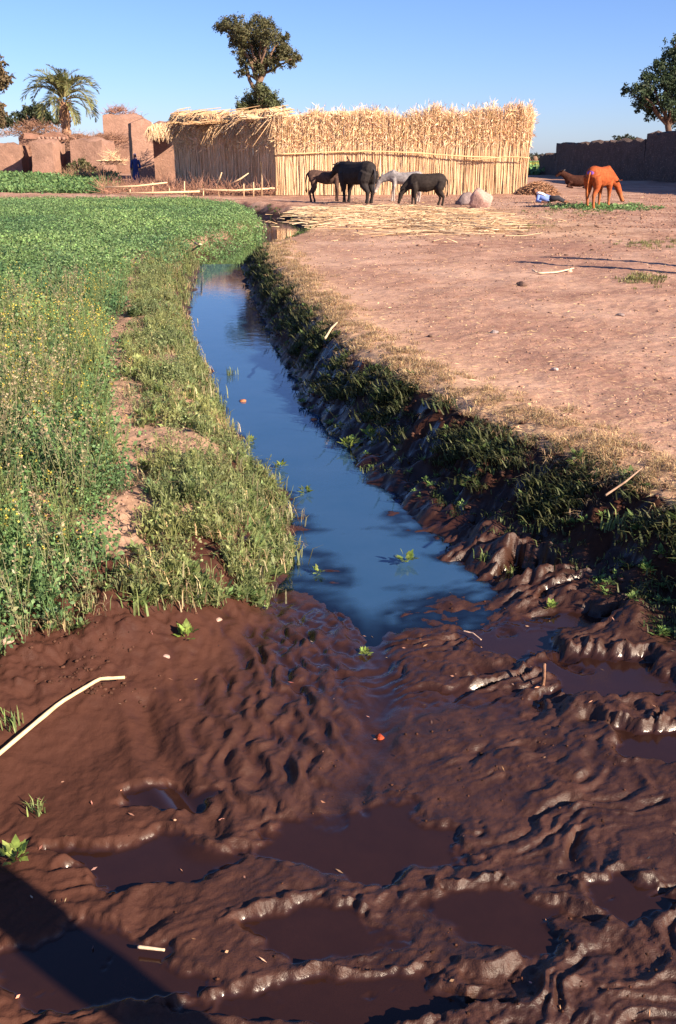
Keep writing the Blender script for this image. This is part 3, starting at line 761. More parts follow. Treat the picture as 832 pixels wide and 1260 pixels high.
# ------------------------------------------------------------------ reed enclosure
CANE = [rgb(.76, .56, .35), rgb(.72, .51, .31), rgb(.80, .62, .42), rgb(.66, .45, .26), rgb(.76, .56, .36)]
def canes_wall(mb, p0, p1, h0, h1, n, layers=3, lean=(0, 0), plume=True, z0=0.0, thick=.10, hj=.12):
    p0 = np.array(p0, float); p1 = np.array(p1, float); d = p1 - p0; ln = np.linalg.norm(d); d = d / ln; nr_ = np.array([d[1], -d[0]])
    for k in range(n):
        t = (k + rng.uniform(-.6, .6)) / n
        lay = rng.integers(0, layers)
        b = p0 + d * ln * t + nr_ * (thick * (.5 - lay / max(layers - 1, 1)) + rng.normal(0, .012))
        hh = (h0 + (h1 - h0) * t) * (1 + .5 * hj * pn(t * 9, 0, 71) + .35 * hj * pn(t * 30, 0, 72)) + rng.normal(0, hj * .9)
        r = rng.uniform(.008, .014); c = CANE[rng.integers(0, 5)] * rng.uniform(.85, 1.15)
        lx = lean[0] + rng.normal(0, .025); ly = lean[1] + rng.normal(0, .02)
        zz = np.array([0, .35, .7, 1.0]) * hh
        off = np.array([0, .12, .5, 1.0]) ** 1.2 * hh
        pts = np.stack([b[0] + off * (lx * d[0] + ly * nr_[0]), b[1] + off * (lx * d[1] + ly * nr_[1]), z0 + zz], -1)
        pts[1:, :2] += rng.normal(0, .018, (3, 2))
        tube(mb, pts, [r, r, r * .85, r * .5], 4, c, caps=False)
        if plume:
            m = 5; t2 = rng.uniform(.62, 1.02, m); P = np.stack([np.interp(t2, [0, .35, .7, 1], pts[:, i]) for i in range(3)], -1)
            U = nrm(np.stack([rng.normal(0, .42, m), rng.normal(-.15, .4, m), rng.uniform(-.9, 1.0, m)], -1))
            quads_leaf(mb, P, rdir(m), U, rng.uniform(.14, .38, m), rng.uniform(.015, .035, m), jit(CANE[rng.integers(0, 3)], m, .2))

def laid_canes(mb, cx, cy, z, lx, ly, n, ang, spread, L=(1.2, 2.6), rad=(.008, .014), zf=None, col=CANE):
    for k in range(n):
        x = cx + rng.uniform(-.5, .5) * lx; y = cy + rng.uniform(-.5, .5) * ly
        a = ang + rng.normal(0, spread); l = rng.uniform(*L); e = rng.normal(0, .03)
        base = z if zf is None else zf(x, y)
        d = np.array([math.cos(a), math.sin(a), e]); p = np.array([x, y, base + rng.uniform(0, .03)])
        bend = rng.normal(0, .06); s = np.array([-d[1], d[0], rng.normal(0, .4)]) * bend
        pts = [p - d * l / 2, p + s, p + d * l / 2]
        if zf is not None:
            pts = [np.array([q[0], q[1], max(q[2], zf(q[0], q[1]))]) for q in pts]
        tube(mb, pts, rng.uniform(*rad), 4, col[rng.integers(0, len(col))] * rng.uniform(.7, 1.15), caps=False)

def build_enclosure():
    e = thing('reed_enclosure', 'large golden reed cane enclosure with flat thatched roof behind the animals', 'reed hut', (2.6, 44, 0))
    off = Vector((-2.6, -44, 0))
    def done(mb, nm, mat=M_straw, kind='stuff'):
        o = mb.build(nm, mat, e); o.location = off
        if kind: o['kind'] = kind
        return o
    mb = MB(); canes_wall(mb, (-2.55, 43), (7.75, 43.3), 2.95, 3.25, 3000, 5, (.02, .02)); done(mb, 'front_cane_wall')
    mb = MB(); canes_wall(mb, (7.72, 43.3), (7.9, 46), 3.1, 3.0, 420, 3, (.0, .03)); done(mb, 'end_cane_wall')
    mb = MB()
    canes_wall(mb, (-4.7, 45.6), (-2.5, 43.05), 2.85, 2.9, 640, 3, (0, .02), True)
    canes_wall(mb, (-5.3, 45.8), (-4.7, 45.6), 2.9, 2.9, 160, 3, (0, .05), True)
    canes_wall(mb, (-7.5, 48.8), (-5.3, 45.8), 2.9, 2.9, 700, 3, (0, .02), True)
    done(mb, 'side_cane_wall')
    # ties: a long pole half way up the front
    mb = MB()
    xs = np.linspace(-2.5, 6.6, 24)
    tube(mb, np.stack([xs, 42.86 + .01 * (xs + 2.5), 1.62 + .09 * np.sin(xs * .62 + .6) - .012 * xs + .02 * pn(xs * 2, 0, 75)], -1), [.03 + .006 * math.sin(i) for i in range(24)], 6, rgb(.66, .47, .25)); done(mb, 'tie_pole', M_wood, None)
    mb = MB()
    xs = np.linspace(5.2, 7.8, 10)
    tube(mb, np.stack([xs, 42.88 + .01 * xs, 1.43 + .05 * np.sin(xs * 2)], -1), .024, 6, rgb(.60, .42, .22)); done(mb, 'tie_pole', M_wood, None)
    # roof: layers of canes laid over, overhanging the left side
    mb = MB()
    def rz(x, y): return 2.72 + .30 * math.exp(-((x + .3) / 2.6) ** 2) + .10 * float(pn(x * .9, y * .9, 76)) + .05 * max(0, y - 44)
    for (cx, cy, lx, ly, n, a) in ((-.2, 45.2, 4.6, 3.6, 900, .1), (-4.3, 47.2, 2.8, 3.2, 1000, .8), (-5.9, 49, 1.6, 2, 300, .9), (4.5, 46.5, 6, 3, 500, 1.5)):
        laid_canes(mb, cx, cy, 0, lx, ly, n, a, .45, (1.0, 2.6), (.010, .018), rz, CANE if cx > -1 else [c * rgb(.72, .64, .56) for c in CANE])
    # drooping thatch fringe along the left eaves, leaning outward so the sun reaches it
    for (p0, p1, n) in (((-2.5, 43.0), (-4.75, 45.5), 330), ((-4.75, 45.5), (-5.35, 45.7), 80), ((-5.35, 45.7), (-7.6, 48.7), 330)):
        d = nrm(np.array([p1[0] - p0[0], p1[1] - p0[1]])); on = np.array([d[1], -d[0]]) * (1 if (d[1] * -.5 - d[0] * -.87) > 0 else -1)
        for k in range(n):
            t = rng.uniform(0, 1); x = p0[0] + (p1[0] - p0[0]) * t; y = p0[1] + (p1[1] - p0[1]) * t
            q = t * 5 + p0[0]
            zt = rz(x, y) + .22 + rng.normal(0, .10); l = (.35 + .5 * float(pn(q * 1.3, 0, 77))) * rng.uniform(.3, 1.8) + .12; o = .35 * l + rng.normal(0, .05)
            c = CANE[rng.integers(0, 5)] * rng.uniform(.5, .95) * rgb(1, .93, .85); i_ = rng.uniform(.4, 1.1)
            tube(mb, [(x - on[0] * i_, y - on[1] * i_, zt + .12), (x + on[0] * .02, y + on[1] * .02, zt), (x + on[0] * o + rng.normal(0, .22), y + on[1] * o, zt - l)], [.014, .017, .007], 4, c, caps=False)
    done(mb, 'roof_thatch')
    for (px, py, ln, a, r) in ((437, 140, 2.2, .06, .20), (372, 146, 2.4, -.04, .15), (330, 143, 1.8, .12, .17)):
        mb = MB(); c = onY(px, py, 43.9)
        for k in range(150):
            q = r * math.sqrt(rng.uniform(0, 1)); b = rng.uniform(0, 6.3); l = ln * rng.uniform(.75, 1.05)
            p = np.array([c[0] + rng.normal(0, .1), c[1] + q * math.cos(b) * 1.6, c[2] + q * math.sin(b) * .7 - .06])
            d = np.array([math.cos(a + rng.normal(0, .05)), math.sin(a + rng.normal(0, .05)), rng.normal(0, .025)]) * l / 2
            tube(mb, [p - d, p + rng.normal(0, .03, 3), p + d], [.016, .017, .010], 4, CANE[rng.integers(0, 5)] * rng.uniform(.8, 1.15), caps=False)
        done(mb, 'roof_bundle', M_straw, None)
    # dark brushwood weighing the roof down at its left
    mb = MB()
    for k in range(420):
        x = rng.uniform(-7.2, -4.2); y = 46.6 + (-4.2 - x) * .9 + rng.uniform(-.2, 1.6); z = rz(x, y) + rng.uniform(.05, .35)
        d = rdir(1, -.25, .5)[0] * rng.uniform(.25, .6)
        tube(mb, [(x, y, z), (x + d[0] * .5, y + d[1] * .5, z + d[2] * .6), (x + d[0], y + d[1], z + d[2])], [.012, .009, .004], 3, rgb(.24, .14, .08) * rng.uniform(.7, 1.3), caps=False)
    done(mb, 'roof_brushwood', M_wood)
build_enclosure()

# ------------------------------------------------------------------ mud walls and houses
MUDC = rgb(.28, .17, .13)
def mud_block(mb, cx, cy, w, d, z0, z1, a, col=MUDC, n=7, lump=.06, seed=0, batter=.04, gap=None):
    """weathered mud block: a subdivided box with soft edges, battered sides and a worn uneven top"""
    nx, ny, nz = max(2, int(w / .35)), max(2, int(d / .35)), max(2, int((z1 - z0) / .3))
    R = rotz(a)
    def sheet(f, nu, nv):
        u, v = np.meshgrid(np.linspace(-1, 1, nu + 1), np.linspace(-1, 1, nv + 1), indexing='ij')
        P = f(u.ravel(), v.ravel()); i = np.arange(nu)[:, None] * (nv + 1) + np.arange(nv)[None, :]
        return P, np.stack([i, i + nv + 1, i + nv + 2, i + 1], -1).reshape(-1, 4)
    def shape(u, v, wz):
        t = (wz + 1) / 2; s = 1 - batter * t
        x = u * w / 2 * s; y = v * d / 2 * s; z = z0 + (z1 - z0) * t
        ex = pn(z * 1.9 + seed, (x + y) * 1.3, 81 + seed % 5) * lump; tp = t ** 6
        r = np.clip(np.abs(u) ** 8 * np.abs(v) ** 8, 0, 1) * .012
        x = x * (1 - r) + ex * np.sign(u) * (np.abs(u) > .99); y = y * (1 - r) + ex * np.sign(v) * (np.abs(v) > .99)
        z = z + tp * (pn(x * 1.1 + seed * 3, y * 1.1, 85) * .26 + pn(x * 4 + seed, y * 4, 86) * .12) - tp * .05 * (np.maximum(np.abs(u), np.abs(v)) > .99)
        P = np.stack([x, y, z], -1) @ R.T
        return P + np.array([cx, cy, 0])
    one = lambda u: np.ones_like(u)
    for f, nu, nv in ((lambda u, v: shape(u, -one(u), v), nx, nz), (lambda u, v: shape(-u, one(u), v), nx, nz), (lambda u, v: shape(one(u), u, v), ny, nz),
                      (lambda u, v: shape(-one(u), -u, v), ny, nz), (lambda u, v: shape(u, v, one(u)), nx, ny)):
        P, Q = sheet(f, nu, nv); mb.add(P, Q, None, col)

def at_px(x0, x1, ytop, ybot, Y):
    a = onY(x0, ybot, Y); b = onY(x1, ytop, Y); return a[0], b[0], a[2], b[2]

def brush(mb, cx, cy, z, lx, ly, h, n, col=rgb(.26, .15, .10), L=(.25, .7), r=.011):
    for k in range(n):
        x = cx + rng.normal(0, .3) * lx; y = cy + rng.normal(0, .3) * ly; u = math.exp(-((x - cx) / lx * 2) ** 2)
        p = np.array([x, y, z + rng.uniform(0, 1) * h * u]); d = rdir(1, -.1, .8)[0] * rng.uniform(*L); m = p + d * .5 + rng.normal(0, .05, 3)
        tube(mb, [p, m, p + d], [r, r * .8, r * .4], 3, col * rng.uniform(.6, 1.4), caps=False)

def block_part(name, parent, x0, x1, yt, yb, Y, depth, a=.0, col=MUDC, seed=0, lump=.05, zb=None):
    X0, X1, Z0, Z1 = at_px(x0, x1, yt, yb, Y)
    mb = MB(); mud_block(mb, 0, 0, X1 - X0, depth, (Z0 if zb is None else zb), Z1, a, col, lump=lump, seed=seed)
    o = mb.build(name, M_mudw, parent, True)
    o.location = Vector(((X0 + X1) / 2, Y + depth / 2, 0)) - parent.location
    return o, (X0, X1, Z0, Z1)

def build_village():
    # low compound at the left
    h = thing('mud_compound', 'low pinkish mud compound with boxy rooms below the palm tree', 'house', (-19.5, 60, .5))
    block_part('wall', h, -40, 24, 178, 220, 60.5, 2.5, .05, MUDC * rgb(1.0, 1.0, 1.0), 1, zb=.1)
    block_part('wall', h, 41, 64, 173, 222, 58.5, 2.8, .0, MUDC * 1.08, 2, zb=.1)
    block_part('wall', h, 90, 128, 172, 222, 59.3, 2.6, -.06, MUDC * 1.05, 3, zb=.1)
    block_part('back_wall', h, 24, 166, 166, 220, 62.5, 1.2, .0, MUDC * .95, 4, zb=.1)
    block_part('parapet', h, 28, 82, 164, 171, 60.6, .5, .02, MUDC * rgb(1.05, .95, .9), 5)
    # stones along the parapet edge
    for i, px in enumerate(range(48, 82, 5)):
        mb = MB(); c = onY(px, 170.5, 60.35)
        box(mb, (-.10, -.09, -.10), (.10, .09, .08), MUDC * rng.uniform(.95, 1.3), rotz(rng.uniform(-.3, .3)), jit=.03)
        o = mb.build('stone', M_stone, h); o.location = Vector(c) - h.location
    mb = MB()
    for (px, py, lx, n) in ((45, 163, 3.6, 900), (115, 170, 3.6, 420), (140, 168, 2.0, 200)):
        c = onY(px, py, 62.4); brush(mb, c[0], c[1], c[2] - .25, lx, 1.4, .75 if px < 60 else .35, n, rgb(.33, .19, .13))
    o = mb.build('roof_brush', M_wood, h); o.location = -h.location; o['kind'] = 'stuff'
    # straw piled on the compound corner
    mb = MB(); c = onY(138, 192, 57.5)
    laid_canes(mb, c[0], c[1], c[2] - .25, 1.1, .6, 120, 1.3, .5, (.5, 1.0), (.012, .02))
    brush(mb, c[0], c[1], c[2] - .5, 1.0, .5, .7, 120, CANE[1])
    tag(mb.build('straw_stack', M_straw), 'pale straw stack leaning in the shade between compound and tall wall', 'straw')
    # upper house
    h = thing('upper_house', 'plain pink mud tower room with brush on its roof, right of the palm', 'house', (-15, 68, .5))
    block_part('wall', h, 126, 168, 142, 215, 67, 4, .12, MUDC * 1.12, 6, zb=.3)
    mb = MB(); c = onY(146, 140, 68.5); brush(mb, c[0], c[1], c[2] - .1, 1.8, 1.0, .45, 260, rgb(.36, .18, .11))
    o = mb.build('roof_brush', M_wood, h); o.location = -h.location; o['kind'] = 'stuff'
    # tall wall with pillar next to the reeds
    h = thing('mud_house', 'tall mud house front with square pillar and dark recess beside the reeds', 'house', (-11, 54, .4))
    block_part('pillar', h, 161, 183, 149, 224, 52.5, 1.0, .35, MUDC * 1.05, 7, .03, zb=.0)
    block_part('recess_wall', h, 176, 226, 160, 224, 54.6, .6, .1, MUDC * .95, 8, zb=.0)
    block_part('lintel', h, 183, 226, 150, 163, 53.0, 1.6, .1, MUDC * 1.1, 9)
    mb = MB()
    X0, X1, Z0, Z1 = at_px(183, 214, 151, 168, 52.8)
    for k in range(160):
        x = rng.uniform(X0, X1); z = Z1 - rng.uniform(.0, .25)
        tube(mb, [(x, 52.9, z), (x + rng.normal(0, .05), 52.65, z - .2), (x + rng.normal(0, .1), 52.55, z - rng.uniform(.3, .75))], [.014, .013, .006], 4, CANE[rng.integers(0, 5)], caps=False)
    o = mb.build('hanging_thatch', M_straw, h); o.location = -h.location; o['kind'] = 'stuff'
    # receding boundary wall on the right, stepped courses, in shade
    w = thing('boundary_wall', 'long dark shaded mud wall with stepped top behind the brown cow', 'wall', (19.5, 74, 0))
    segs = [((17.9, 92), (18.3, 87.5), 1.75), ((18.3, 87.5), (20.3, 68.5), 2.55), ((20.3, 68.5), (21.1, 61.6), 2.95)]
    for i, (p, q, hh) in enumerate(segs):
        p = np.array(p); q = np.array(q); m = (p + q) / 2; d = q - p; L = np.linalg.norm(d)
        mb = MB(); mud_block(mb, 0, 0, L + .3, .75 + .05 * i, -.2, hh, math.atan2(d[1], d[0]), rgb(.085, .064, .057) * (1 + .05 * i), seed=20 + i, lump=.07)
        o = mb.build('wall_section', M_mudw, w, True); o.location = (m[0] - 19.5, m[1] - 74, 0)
    # unseen house, added outside the frame to throw shade across the yard
    h = thing('added_shadow_house', 'unseen two storey mud house added beyond the right edge to shade the yard', 'house', (25.6, 48, 0))
    mb = MB(); mud_block(mb, 0, 0, 6, 32, -.2, 6.2, 0, MUDC, seed=33, lump=.05); mb.build('wall', M_mudw, h, True)
    for k, (yy, z) in enumerate([(-8, .0), (-3, 1.2), (3, 1.2), (8, 1.2), (-6, 3.9), (0, 3.9), (6, 3.9)]):
        mb = MB(); hh = 2.0 if k == 0 else .9
        box(mb, (-.04, -.45, 0), (.06, .45, hh), rgb(.20, .12, .07)); o = mb.build('door' if k == 0 else 'window', M_wood, h); o.location = (-3.03, yy, z)
build_village()

# ------------------------------------------------------------------ pole fence and dry brush before the reeds
def build_fence():
    f = thing('pole_fence', 'rough fence of pale horizontal poles and thin stakes before the reed hut', 'fence', (-6, 42.3, 0))
    def part(nm, pts, r, c):
        mb = MB(); tube(mb, np.array(pts) - np.array([-6, 42.3, 0]), r, 6, c); mb.build(nm, M_wood, f, True)
    Y = 42.3
    pc = rgb(.66, .47, .29)
    def P(px, py, dy=0): return onY(px, py, Y + dy)
    part('rail', [P(130, 230.5), P(168, 229), P(206, 224.5)], [.045, .04, .03], pc)
    part('rail', [P(148, 238), P(200, 237), P(246, 235.5)], [.04, .045, .04], pc * 1.05)
    part('rail', [P(243, 233.5, .1), P(290, 234.5, .1), P(338, 231.5, .1)], [.05, .045, .035], pc * 1.08)
    for (px, yt, yb, lean) in ((188, 224, 243, 0), (208, 221, 244, 1), (227, 223, 243, 0), (270, 212, 242, -5), (322, 199, 242, 1), (300, 226, 241, 0), (250, 226, 243, 1), (312, 224, 241, 0), (160, 228, 243, 0)):
        part('post', [P(px, yb + 2, .08), P(px + lean * .4, (yt + yb) / 2, .08), P(px + lean * -.6, yt, .08)], [.035, .03, .024], pc * rng.uniform(.75, 1.0))
    part('stick', [P(284, 226, -.1), P(296, 220, -.1), P(306, 213, -.1)], [.03, .035, .02], pc)
    mb = MB()
    for k in range(2600):
        px = rng.uniform(125, 340); Yk = rng.uniform(42.5, 47.5) + (3 if px < 210 else 0) * rng.uniform(0, 1); x = onY(px, 240, Yk)[0]
        g = float(gz(x, Yk)[0]) if k % 4 == 0 else .06
        d = rdir(1, .1, 1)[0] * rng.uniform(.25, .9) * (1 + .5 * pn(px * .05, 0, 91))
        tube(mb, [(x, Yk, g), (x + d[0] * .5 + rng.normal(0, .04), Yk + d[1] * .5, g + d[2] * .55), (x + d[0], Yk + d[1], g + d[2])], [.010, .008, .003], 3, rgb(.36, .20, .14) * rng.uniform(.6, 1.3), caps=False)
    tag(mb.build('dry_brush', M_wood), 'tangle of dry reddish brown twigs piled against the fence and reeds', 'brushwood', kind='stuff')
    mb = MB()
    for k in range(900):
        px = rng.uniform(78, 135); Yk = rng.uniform(55, 58.4); x = onY(px, 210, Yk)[0]; d = rdir(1, .1, 1)[0] * rng.uniform(.2, .7)
        g = .5
        tube(mb, [(x, Yk, g), (x + d[0] * .5, Yk + d[1] * .5, g + d[2] * .55), (x + d[0], Yk + d[1], g + d[2])], [.012, .009, .003], 3, rgb(.30, .19, .12) * rng.uniform(.6, 1.3), caps=False)
    tag(mb.build('village_brush', M_wood), 'brown brushwood heaped at the foot of the village walls', 'brushwood', kind='stuff')
build_fence()
# ------------------------------------------------------------------ trees
def leafy(mb, blobs, n, size, col, shell=.3, flat=.75):
    vol = np.array([b[3] ** 2 for b in blobs]); cnt = (n * vol / vol.sum()).astype(int)
    for (x, y, z, r), m in zip(blobs, cnt):
        # small twig clusters inside each lobe, leaves round each cluster
        k = max(5, m // 22)
        u = rdir(k, -1, 1) * (rng.uniform(shell ** 3, 1, (k, 1)) ** (1 / 3)) * r * np.array([[1, 1, flat]])
        cc = np.array([x, y, z]) + u * (1 + .25 * rng.normal(0, 1, (k, 1)))
        id_ = rng.integers(0, k, m)
        P = cc[id_] + rng.normal(0, r * .11, (m, 3))
        N = nrm(rdir(m, -.3, 1) + .6 * nrm(u[id_])); U = np.cross(N, rdir(m, -1, 1))
        L = size * rng.uniform(.6, 1.3, m)
        t = rng.uniform(.75, 1.25, k)[id_]
        quads_leaf(mb, P, N, U, L, L * .5, jit(col, m, .18) * t[:, None], .04)

def limb(mb, a, b, r0, r1, col, n=6, wob=.06):
    a = np.array(a, float); b = np.array(b, float); t = np.linspace(0, 1, n)[:, None]; L = np.linalg.norm(b - a)
    p = a + (b - a) * t; p[1:-1] += rng.normal(0, wob * L / n * 2, (n - 2, 3)); p[:, 2] += np.sin(t[:, 0] * math.pi) * .03 * L
    tube(mb, p, list(np.linspace(r0, r1, n)), 7, col); return p

def px_tree(name, label, Y, base, trunk, blobs, n, size, col, barkcol, depth=.8, seed=0, group=None, crown_name='crown'):
    """blobs are (px, py, r_px); each gets its own distance so the crown has depth"""
    s = Y * 1.06 / 1300
    b = onY(*base, Y); g = float(gz(b[0], Y)[0])
    t = thing(name, label, 'tree', (b[0], Y, g), 0, group)
    loc = np.array([b[0], Y, g]); W = []
    for (px, py, r) in blobs:
        c = onY(px, py, Y); c[1] += rng.uniform(-1, 1) * depth * r * s * 1.6
        W.append((*(c - loc), r * s))
    mb = MB()
    tr = [onY(px, py, Y) - loc for px, py in trunk]; tr[0][2] = min(tr[0][2], 0) - .1
    rr = max(.08, .028 * Y * .13)
    tube(mb, tr, list(np.linspace(rr, rr * .55, len(tr))), 8, barkcol, jitter=.12)
    top = tr[-1]
    for w in W:
        k = tr[min(len(tr) - 1, max(1, int(rng.integers(len(tr) // 2, len(tr)))))]
        limb(mb, k if w[2] > k[2] else tr[len(tr) // 2], w[:3], rr * .45, rr * .1, barkcol)
    mb.build('trunk', M_wood, t, True)
    mb = MB(); leafy(mb, W, n, size, col); mb.build(crown_name, M_tree, t)
    return t, W

OLIVE = rgb(.092, .10, .048)
def build_trees():
    bark = rgb(.20, .13, .09)
    bl = [(284, 32, 13), (272, 33, 9), (300, 40, 15), (318, 33, 14), (312, 52, 17), (332, 45, 14), (296, 58, 12), (345, 58, 12), (352, 66, 11), (325, 68, 15), (304, 74, 11), (338, 78, 10), (360, 74, 9), (318, 86, 9), (299, 88, 7), (290, 48, 9), (348, 46, 8), (328, 30, 8),
          (366, 72, 6)]
    t, W = px_tree('acacia_tree', 'olive windswept acacia with forked trunk standing above the reed roof', 70, (317, 165), [(317, 165), (318, 130), (317, 108), (319, 100), (323, 90), (324, 80)], bl, 26000, .135, OLIVE * rgb(1.05, .95, .9), bark)
    mb = MB(); loc = np.array(t.location)
    for path in ([(317, 112), (311, 106), (307, 98), (305, 88), (303, 78)], [(316, 110), (321, 100), (325, 90), (325, 80)]):
        tube(mb, [onY(px, py, 70.0) - loc for px, py in path], [.16, .13, .12, .10, .08][:len(path)], 7, bark)
    mb.build('fork', M_wood, t, True)
    px_tree('leafy_bush', 'round olive bush at the foot of the windswept acacia', 68.5, (318, 165), [(318, 165), (319, 145), (320, 130)],
            [(318, 122, 15), (305, 127, 11), (332, 124, 12), (320, 112, 10), (298, 132, 8), (340, 130, 8), (326, 110, 7)], 9000, .14, OLIVE * rgb(.95, 1.0, .9), bark)
    px_tree('broad_tree', 'dark green dense tree rising behind the wall at the right edge', 80, (832, 225), [(832, 225), (826, 180), (822, 155), (824, 130), (828, 100)],
            [(800, 118, 16), (785, 112, 12), (815, 100, 18), (832, 90, 20), (820, 128, 16), (838, 120, 20), (850, 100, 24), (808, 138, 11), (790, 128, 10), (835, 68, 14), (850, 70, 18), (776, 110, 8), (796, 95, 10), (812, 82, 11), (836, 50, 9), (845, 145, 14), (830, 142, 9), (870, 110, 26), (868, 75, 22)],
            24000, .2, rgb(.040, .065, .030), rgb(.12, .08, .06))
    px_tree('edge_tree', 'olive brown tree cut off by the left edge of the picture', 58, (-18, 215), [(-18, 215), (-17, 170), (-16, 130), (-18, 100)],
            [(-6, 98, 15), (-14, 82, 15), (-2, 84, 9), (2, 100, 8), (-22, 100, 18), (-25, 75, 16), (-12, 115, 11), (-8, 150, 14), (-2, 140, 10), (-4, 128, 8)], 6000, .2, rgb(.14, .105, .055), bark)
    px_tree('dark_bush', 'dark green bushy tree behind the low compound left of the palm', 72, (35, 190), [(35, 190), (36, 165), (36, 150)],
            [(35, 143, 11), (22, 148, 11), (48, 140, 11), (58, 146, 9), (10, 152, 9), (42, 133, 7), (30, 137, 7), (66, 150, 7)], 5000, .2, rgb(.045, .06, .03), bark)
    px_tree('shade_shrub', 'dark olive shrub at the foot of the village wall, left of the straw stack', 57.3, (98, 212), [(98, 212), (99, 205), (100, 198)],
            [(98, 203, 7), (106, 205, 7), (92, 206, 6), (112, 207, 5), (102, 198, 5)], 1500, .13, rgb(.09, .09, .04), bark)
    for i, (px, py, r, Y) in enumerate([(760, 172, 5, 150), (772, 170, 6, 150), (783, 173, 4, 150)]):
        px_tree('far_tree', ['small tree top showing above the dark wall, leftmost of three', 'small tree top showing above the dark wall, middle of three', 'small tree top showing above the dark wall, rightmost of three'][i], Y, (px, 204), [(px, 204), (px, 188), (px, 178)],
                [(px, py, r), (px - 4, py + 4, r * .7), (px + 4, py + 3, r * .8), (px, py + 8, r)], 700, .35, rgb(.05, .06, .035), bark, group='tree tops above the wall')
    # tree line on the horizon, showing in the gap
    k = 0
    for px in range(630, 704, 7):
        Y = 620 + 60 * math.sin(px); r = 3.0 + 1.1 * math.sin(px * 1.7)
        px_tree('horizon_tree', 'tiny hazy tree of the far tree line right of the reed wall', Y, (px, 196), [(px, 196), (px, 194), (px, 192)],
                [(px, 191.5, r), (px + 3, 192.5, r * .8), (px - 3, 192.8, r * .7)], 260, 1.1, rgb(.075, .09, .075), bark, group='far tree line on the horizon')
    # date palm
    Y = 64.0; base = onY(84, 205, Y); g = float(gz(base[0], Y)[0])
    p = thing('date_palm', 'date palm with ragged trunk and arching fronds above the mud compound', 'palm tree', (base[0], Y, g))
    crown = onY(85.5, 126, Y); H = crown[2] - g
    mb = MB(); n = 26; zs = np.linspace(-.1, H, n); rr = .24 + .06 * sstep(.6, 1.0, zs / H) + .035 * (np.arange(n) % 2)
    tube(mb, np.stack([.02 * zs + .05 * np.sin(zs), 0 * zs, zs], -1), list(rr), 10, rgb(.42, .25, .16), jitter=.16)
    mb.build('trunk', M_wood, p, True)
    mb = MB()
    for k in range(60):
        a = rng.uniform(0, 6.3); z = H * rng.uniform(.62, 1.02); d = np.array([math.cos(a), math.sin(a), 0])
        tube(mb, [np.array([.02 * z, 0, z]) + d * .22, np.array([.02 * z, 0, z + .18]) + d * .40, np.array([.02 * z, 0, z + .32]) + d * .44], [(.06, .03), (.045, .02), (.02, .01)], 4, rgb(.40, .24, .14) * rng.uniform(.7, 1.2), caps=False)
    mb.build('leaf_bases', M_wood, p)
    def frond(el, L, droop, tw):
        mb = MB(); t = np.linspace(0, 1, 12)
        th = el - droop * t ** 1.5
        dx = np.cumsum(np.cos(th)) * L / 12; dz = np.cumsum(np.sin(th)) * L / 12
        P = np.stack([dx, 0 * t, dz], -1)
        tube(mb, P, list(np.linspace(.035, .007, 12)), 4, rgb(.30, .27, .13), caps=False)
        m = 34
        for s in (-1, 1):
            u = np.linspace(.14, 1.0, m); B = np.stack([np.interp(u, t, P[:, i]) for i in range(3)], -1)
            ta = np.interp(u, t, th); fw = np.stack([np.cos(ta), 0 * ta, np.sin(ta)], -1); upv = np.stack([-np.sin(ta), 0 * ta, np.cos(ta)], -1)
            U = nrm(fw * .75 + np.array([0, s, 0]) * .62 + upv * (.28 + rng.normal(0, .12, (m, 1))) + np.array([0, 0, -.25]))
            l = L * .21 * np.sin(np.clip(u, .0, 1) * 2.6 + .35) * rng.uniform(.8, 1.15, m) + .06
            quads_leaf(mb, B, upv + rng.normal(0, .3, (m, 3)), U, l, .055, jit(rgb(.165, .175, .070), m, .2))
        return mb.mesh('frond', M_tree)
    var = [frond(1.35, 2.4, 1.2, 0), frond(1.05, 2.7, 1.7, 0), frond(.7, 2.8, 2.0, 0), frond(.3, 2.6, 2.0, 0), frond(-.2, 2.1, 1.4, 0), frond(1.2, 2.6, 2.1, 0)]
    for k in range(46):
        a = k * 2.399 + rng.normal(0, .15); v = [0, 1, 1, 5, 2, 2, 3, 3, 5, 4][k % 10]
        o = link('frond', var[v], p); o.location = (.02 * H, 0, H + .12); o.rotation_euler = (rng.normal(0, .12), rng.normal(0, .10), a); s = rng.uniform(.85, 1.1); o.scale = (s, s, s)
build_trees()
# ------------------------------------------------------------------ animals and people
def fuse(name, mb, voxel, mat, colf, parent, smooth=4):
    """merge overlapping lofts into one continuous skin, then colour it by place on the body"""
    tmp = mb.build('tmp_body', None)
    r = tmp.modifiers.new('r', 'REMESH'); r.mode = 'VOXEL'; r.voxel_size = voxel; r.use_smooth_shade = True
    s = tmp.modifiers.new('s', 'SMOOTH'); s.iterations = smooth; s.factor = .5
    dg = bpy.context.evaluated_depsgraph_get()
    me = bpy.data.meshes.new_from_object(tmp.evaluated_get(dg))
    old = tmp.data; bpy.data.objects.remove(tmp); bpy.data.meshes.remove(old)
    me.name = name; me.materials.clear(); me.materials.append(mat)
    co = np.zeros(len(me.vertices) * 3, np.float32); me.vertices.foreach_get('co', co); co = co.reshape(-1, 3)
    c = np.asarray(colf(co), np.float32)
    if 'col' in me.attributes: me.attributes.remove(me.attributes['col'])
    a = me.attributes.new('col', 'FLOAT_COLOR', 'POINT')
    a.data.foreach_set('color', np.concatenate([c, np.ones((len(c), 1), np.float32)], 1).ravel())
    me.polygons.foreach_set('use_smooth', np.ones(len(me.polygons), bool))
    return link(name, me, parent)

